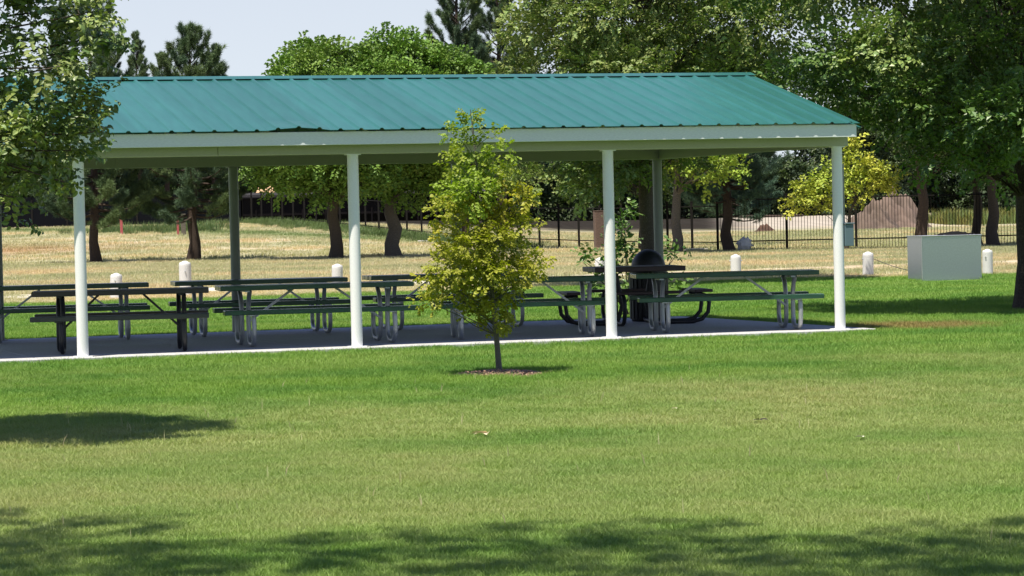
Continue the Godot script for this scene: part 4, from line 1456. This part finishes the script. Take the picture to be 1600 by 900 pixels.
func details() -> void:
	# bollards
	var bl := [[-8.93, -68.1, 0.60, 0.135, "short white bollard behind the dark brown table, left of the tall one"], [-7.53, -69.7, 0.82, 0.14, "tallest white bollard, behind the right end of the dark brown table"], [-4.24, -73.4, 0.62, 0.135, "white bollard behind the green table next to the second white post"],
		[2.3, -78.3, 0.56, 0.13, "white bollard half hidden by the third white post"], [5.82, -78.4, 0.56, 0.135, "white bollard showing above the right end table"], [8.73, -74.0, 0.61, 0.135, "white bollard standing alone left of the metal bin"], [11.41, -72.4, 0.63, 0.125, "white bollard close behind the right end of the metal bin"], [-0.9, -75.5, 0.6, 0.135, "white bollard hidden behind the yellow sapling"]]
	for q in bl:
		bollard(on(q[0], q[1]), q[2], q[3], q[4])
	var ch := MB.new()
	var pts := []
	for i in 17:
		var t := i / 16.0
		pts.append(Vector3(lerpf(8.86, 11.28, t), 0.43 - 0.34 * sin(t * PI), lerpf(-73.95, -72.45, t)))
	ch.tube(pts, 0.008, 6)
	tag(put("cable", ch.mesh(), M.black_metal), "slack dark cable hanging between the two bollards by the bin", "cable")
	metal_box()

	# electrical box on the right corner post
	var bx := thing("electrical_box", "small blue grey electrical box fixed to the right front post", "electrical box", Vector3.ZERO)
	bx.transform = Transform3D(Basis(Vector3.UP, TH), ORIGIN) * Transform3D(Basis(), Vector3(10.0535 + 0.135, 1.15, -0.02))
	var b := MB.new()
	b.box(Transform3D(Basis(), Vector3(0, 0.15, 0)), Vector3(0.125, 0.29, 0.16), 0.006)
	put("case", b.mesh(), M.box_paint, bx)
	b = MB.new()
	b.box(Transform3D(Basis(), Vector3(0.002, 0.305, 0.004)), Vector3(0.14, 0.016, 0.18), 0.004)
	put("hood", b.mesh(), M.box_paint, bx)
	b = MB.new()
	b.tube([Vector3(-0.03, 0.31, -0.02), Vector3(-0.03, 1.09, -0.02)], 0.012, 8)
	put("conduit", b.mesh(), M.grey_paint, bx)

	# bark chips round the sapling
	var rng := rng_of(800)
	var mm := MB.new()
	var seg := 40
	for j in 7:
		for i in seg:
			var an := TAU * i / seg
			var t := j / 6.0
			var r := 0.50 * t * (1.0 + 0.10 * noise_c.get_noise_2d(cos(an) * 2.0, sin(an) * 2.0 + 50.0))
			mm.v.append(Vector3(cos(an) * r, 0.045 * (1.0 - t * t) + 0.006 + rng.randfn(0, 0.004), sin(an) * r))
			mm.n.append(Vector3.UP)
			var v := rng.randf_range(0.8, 1.2)
			mm.c.append(Color(0.20 * v, 0.13 * v, 0.09 * v))
	for j in 6:
		for i in seg:
			var a := j * seg + i
			var c := j * seg + (i + 1) % seg
			for q in [a, a + seg, c, c, a + seg, c + seg]:
				mm.ix.append(q)
	var mu := thing("mulch_ring", "round bed of brown bark chips at the foot of the sapling", "mulch", Vector3(-0.15, 0, -31.06))
	put("bed", mm.mesh(), M.dirt, mu)
	var chip := MB.new()
	chip.box(Transform3D(), Vector3(0.05, 0.008, 0.018))
	var ib := IB.new()
	for i in 900:
		var r := 0.53 * sqrt(rng.randf())
		var an := rng.randf() * TAU
		var v := rng.randf_range(0.6, 1.5)
		var s := rng.randf_range(0.5, 1.3)
		ib.add(Basis.from_euler(Vector3(rng.randfn(0, 0.35), rng.randf() * TAU, rng.randfn(0, 0.35))).scaled(Vector3(s, s, s)), Vector3(cos(an) * r, 0.05 * (1.0 - r * r * 3.4) + 0.008, sin(an) * r), Color(0.25 * v, 0.165 * v, 0.115 * v))
	scatter("bark_chips", chip.mesh(), M.chips, ib, mu)

	# odd posts by the far fence
	small_post("wooden_post", "thick brown wooden post in front of the wire fence behind the third white post", "post", on(4.19, -143.0), 0.46, 1.8, M.wood_post)
	small_post("wooden_post", "pale tan post just left of the leaning pine trunk", "post", on(-18.9, -174.6), 0.26, 1.2, M.tan_post)
	small_post("marker_post", "thin red post in front of the dark board fence on the left", "post", on(-23.1, -179.4), 0.15, 1.1, M.red_paint)
	small_post("marker_post", "dark red post touching the left side of the pale tan post", "post", on(-19.2, -174.4), 0.12, 0.9, M.red_paint)

	# crumpled white bag caught at the fence
	var bag := MB.new()
	var rr := rng_of(811)
	var rows := 9
	var sg := 16
	for j in rows + 1:
		for i in sg:
			var th := PI * j / rows
			var an := TAU * i / sg
			var k := 1.0 + 0.3 * rr.randfn(0, 1)
			bag.v.append(Vector3(sin(th) * cos(an) * 0.30 * k, cos(th) * 0.25 * k + 0.26, sin(th) * sin(an) * 0.16 * k))
			bag.n.append(Vector3.UP)
			bag.c.append(Color(0.92, 0.92, 0.92))
	for j in rows:
		for i in sg:
			var a := j * sg + i
			var c := j * sg + (i + 1) % sg
			for q in [a, c, a + sg, c, c + sg, a + sg]:
				bag.ix.append(q)
	var stt := SurfaceTool.new()
	stt.create_from(bag.mesh(), 0)
	stt.deindex()
	stt.generate_normals()
	var bo := put("plastic_bag", stt.commit(), M.white_bag)
	bo.position = on(9.95, -128.75, 0.02)
	tag(bo, "crumpled white plastic bag caught at the foot of the picket fence", "plastic bag")

	# pale slabs lying on the ground
	for q in [["concrete_slab", "pale concrete slab lying on the ground by the fence corner", on(8.05, -131.5), 0.95, 0.5], ["concrete_slab", "small pale slab on the ground left of the sapling by the far fence", on(-4.6, -161.0), 0.7, 0.1]]:
		var m := MB.new()
		m.box(Transform3D(Basis(Vector3.UP, q[4]), Vector3(0, 0.06, 0)), Vector3(q[3], 0.14, 0.5), 0.02)
		var so := put(q[0], m.mesh(), M.pale_stone)
		so.position = q[2]
		tag(so, q[1], "slab")

	# tall weeds along the far fences
	var wm := blade_patch(60, 0.55, 0.25, 0.7, 0.035, rng_of(820), 0.35)
	weeds("green weeds along the foot of the wire fence", func(r: RandomNumberGenerator) -> Vector3:
		var t := 10.0 + 20.0 * r.randf()
		var p := Vector3(8.86, 0, -129.4) + Vector3(-0.3143, 0, -0.9493) * (t * 2.95)
		return on(p.x + r.randfn(0.8, 1.0), p.z + absf(r.randfn(0, 4.5))), 620, wm, [Color(0.11, 0.17, 0.06), Color(0.14, 0.20, 0.08)], 821, 0.35, 0.85)
	weeds("tufts of green weeds before the dark board fence on the left", func(r: RandomNumberGenerator) -> Vector3:
		return on(-21.5 + r.randfn(0, 2.6), -186.0 + r.randfn(0, 3.0)), 120, wm, [Color(0.11, 0.17, 0.07), Color(0.15, 0.20, 0.08)], 822, 0.5, 1.1)
	weeds("tall yellow green grass beyond the right fence", func(r: RandomNumberGenerator) -> Vector3:
		return on(r.randf_range(33.0, 52.0), -232.0 + r.randfn(0, 5.0)), 700, wm, [Color(0.26, 0.25, 0.08), Color(0.15, 0.20, 0.07)], 823, 1.0, 1.9)
	# pale seed stalks in the lawn
	var stalk := blade_patch(2, 0.02, 0.09, 0.15, 0.005, rng_of(832), 0.25)
	weeds("thin pale seed stalks standing above the lawn", func(r: RandomNumberGenerator) -> Vector3:
		var d := sqrt(lerpf(190.0, 1000.0, r.randf()))
		return on(r.randf_range(-1.0, 1.0) * (0.172 * d + 1.2), -d), 110, stalk, [Color(0.6, 0.55, 0.36), Color(0.5, 0.48, 0.3)], 833, 0.5, 1.1)
	litter_bits()
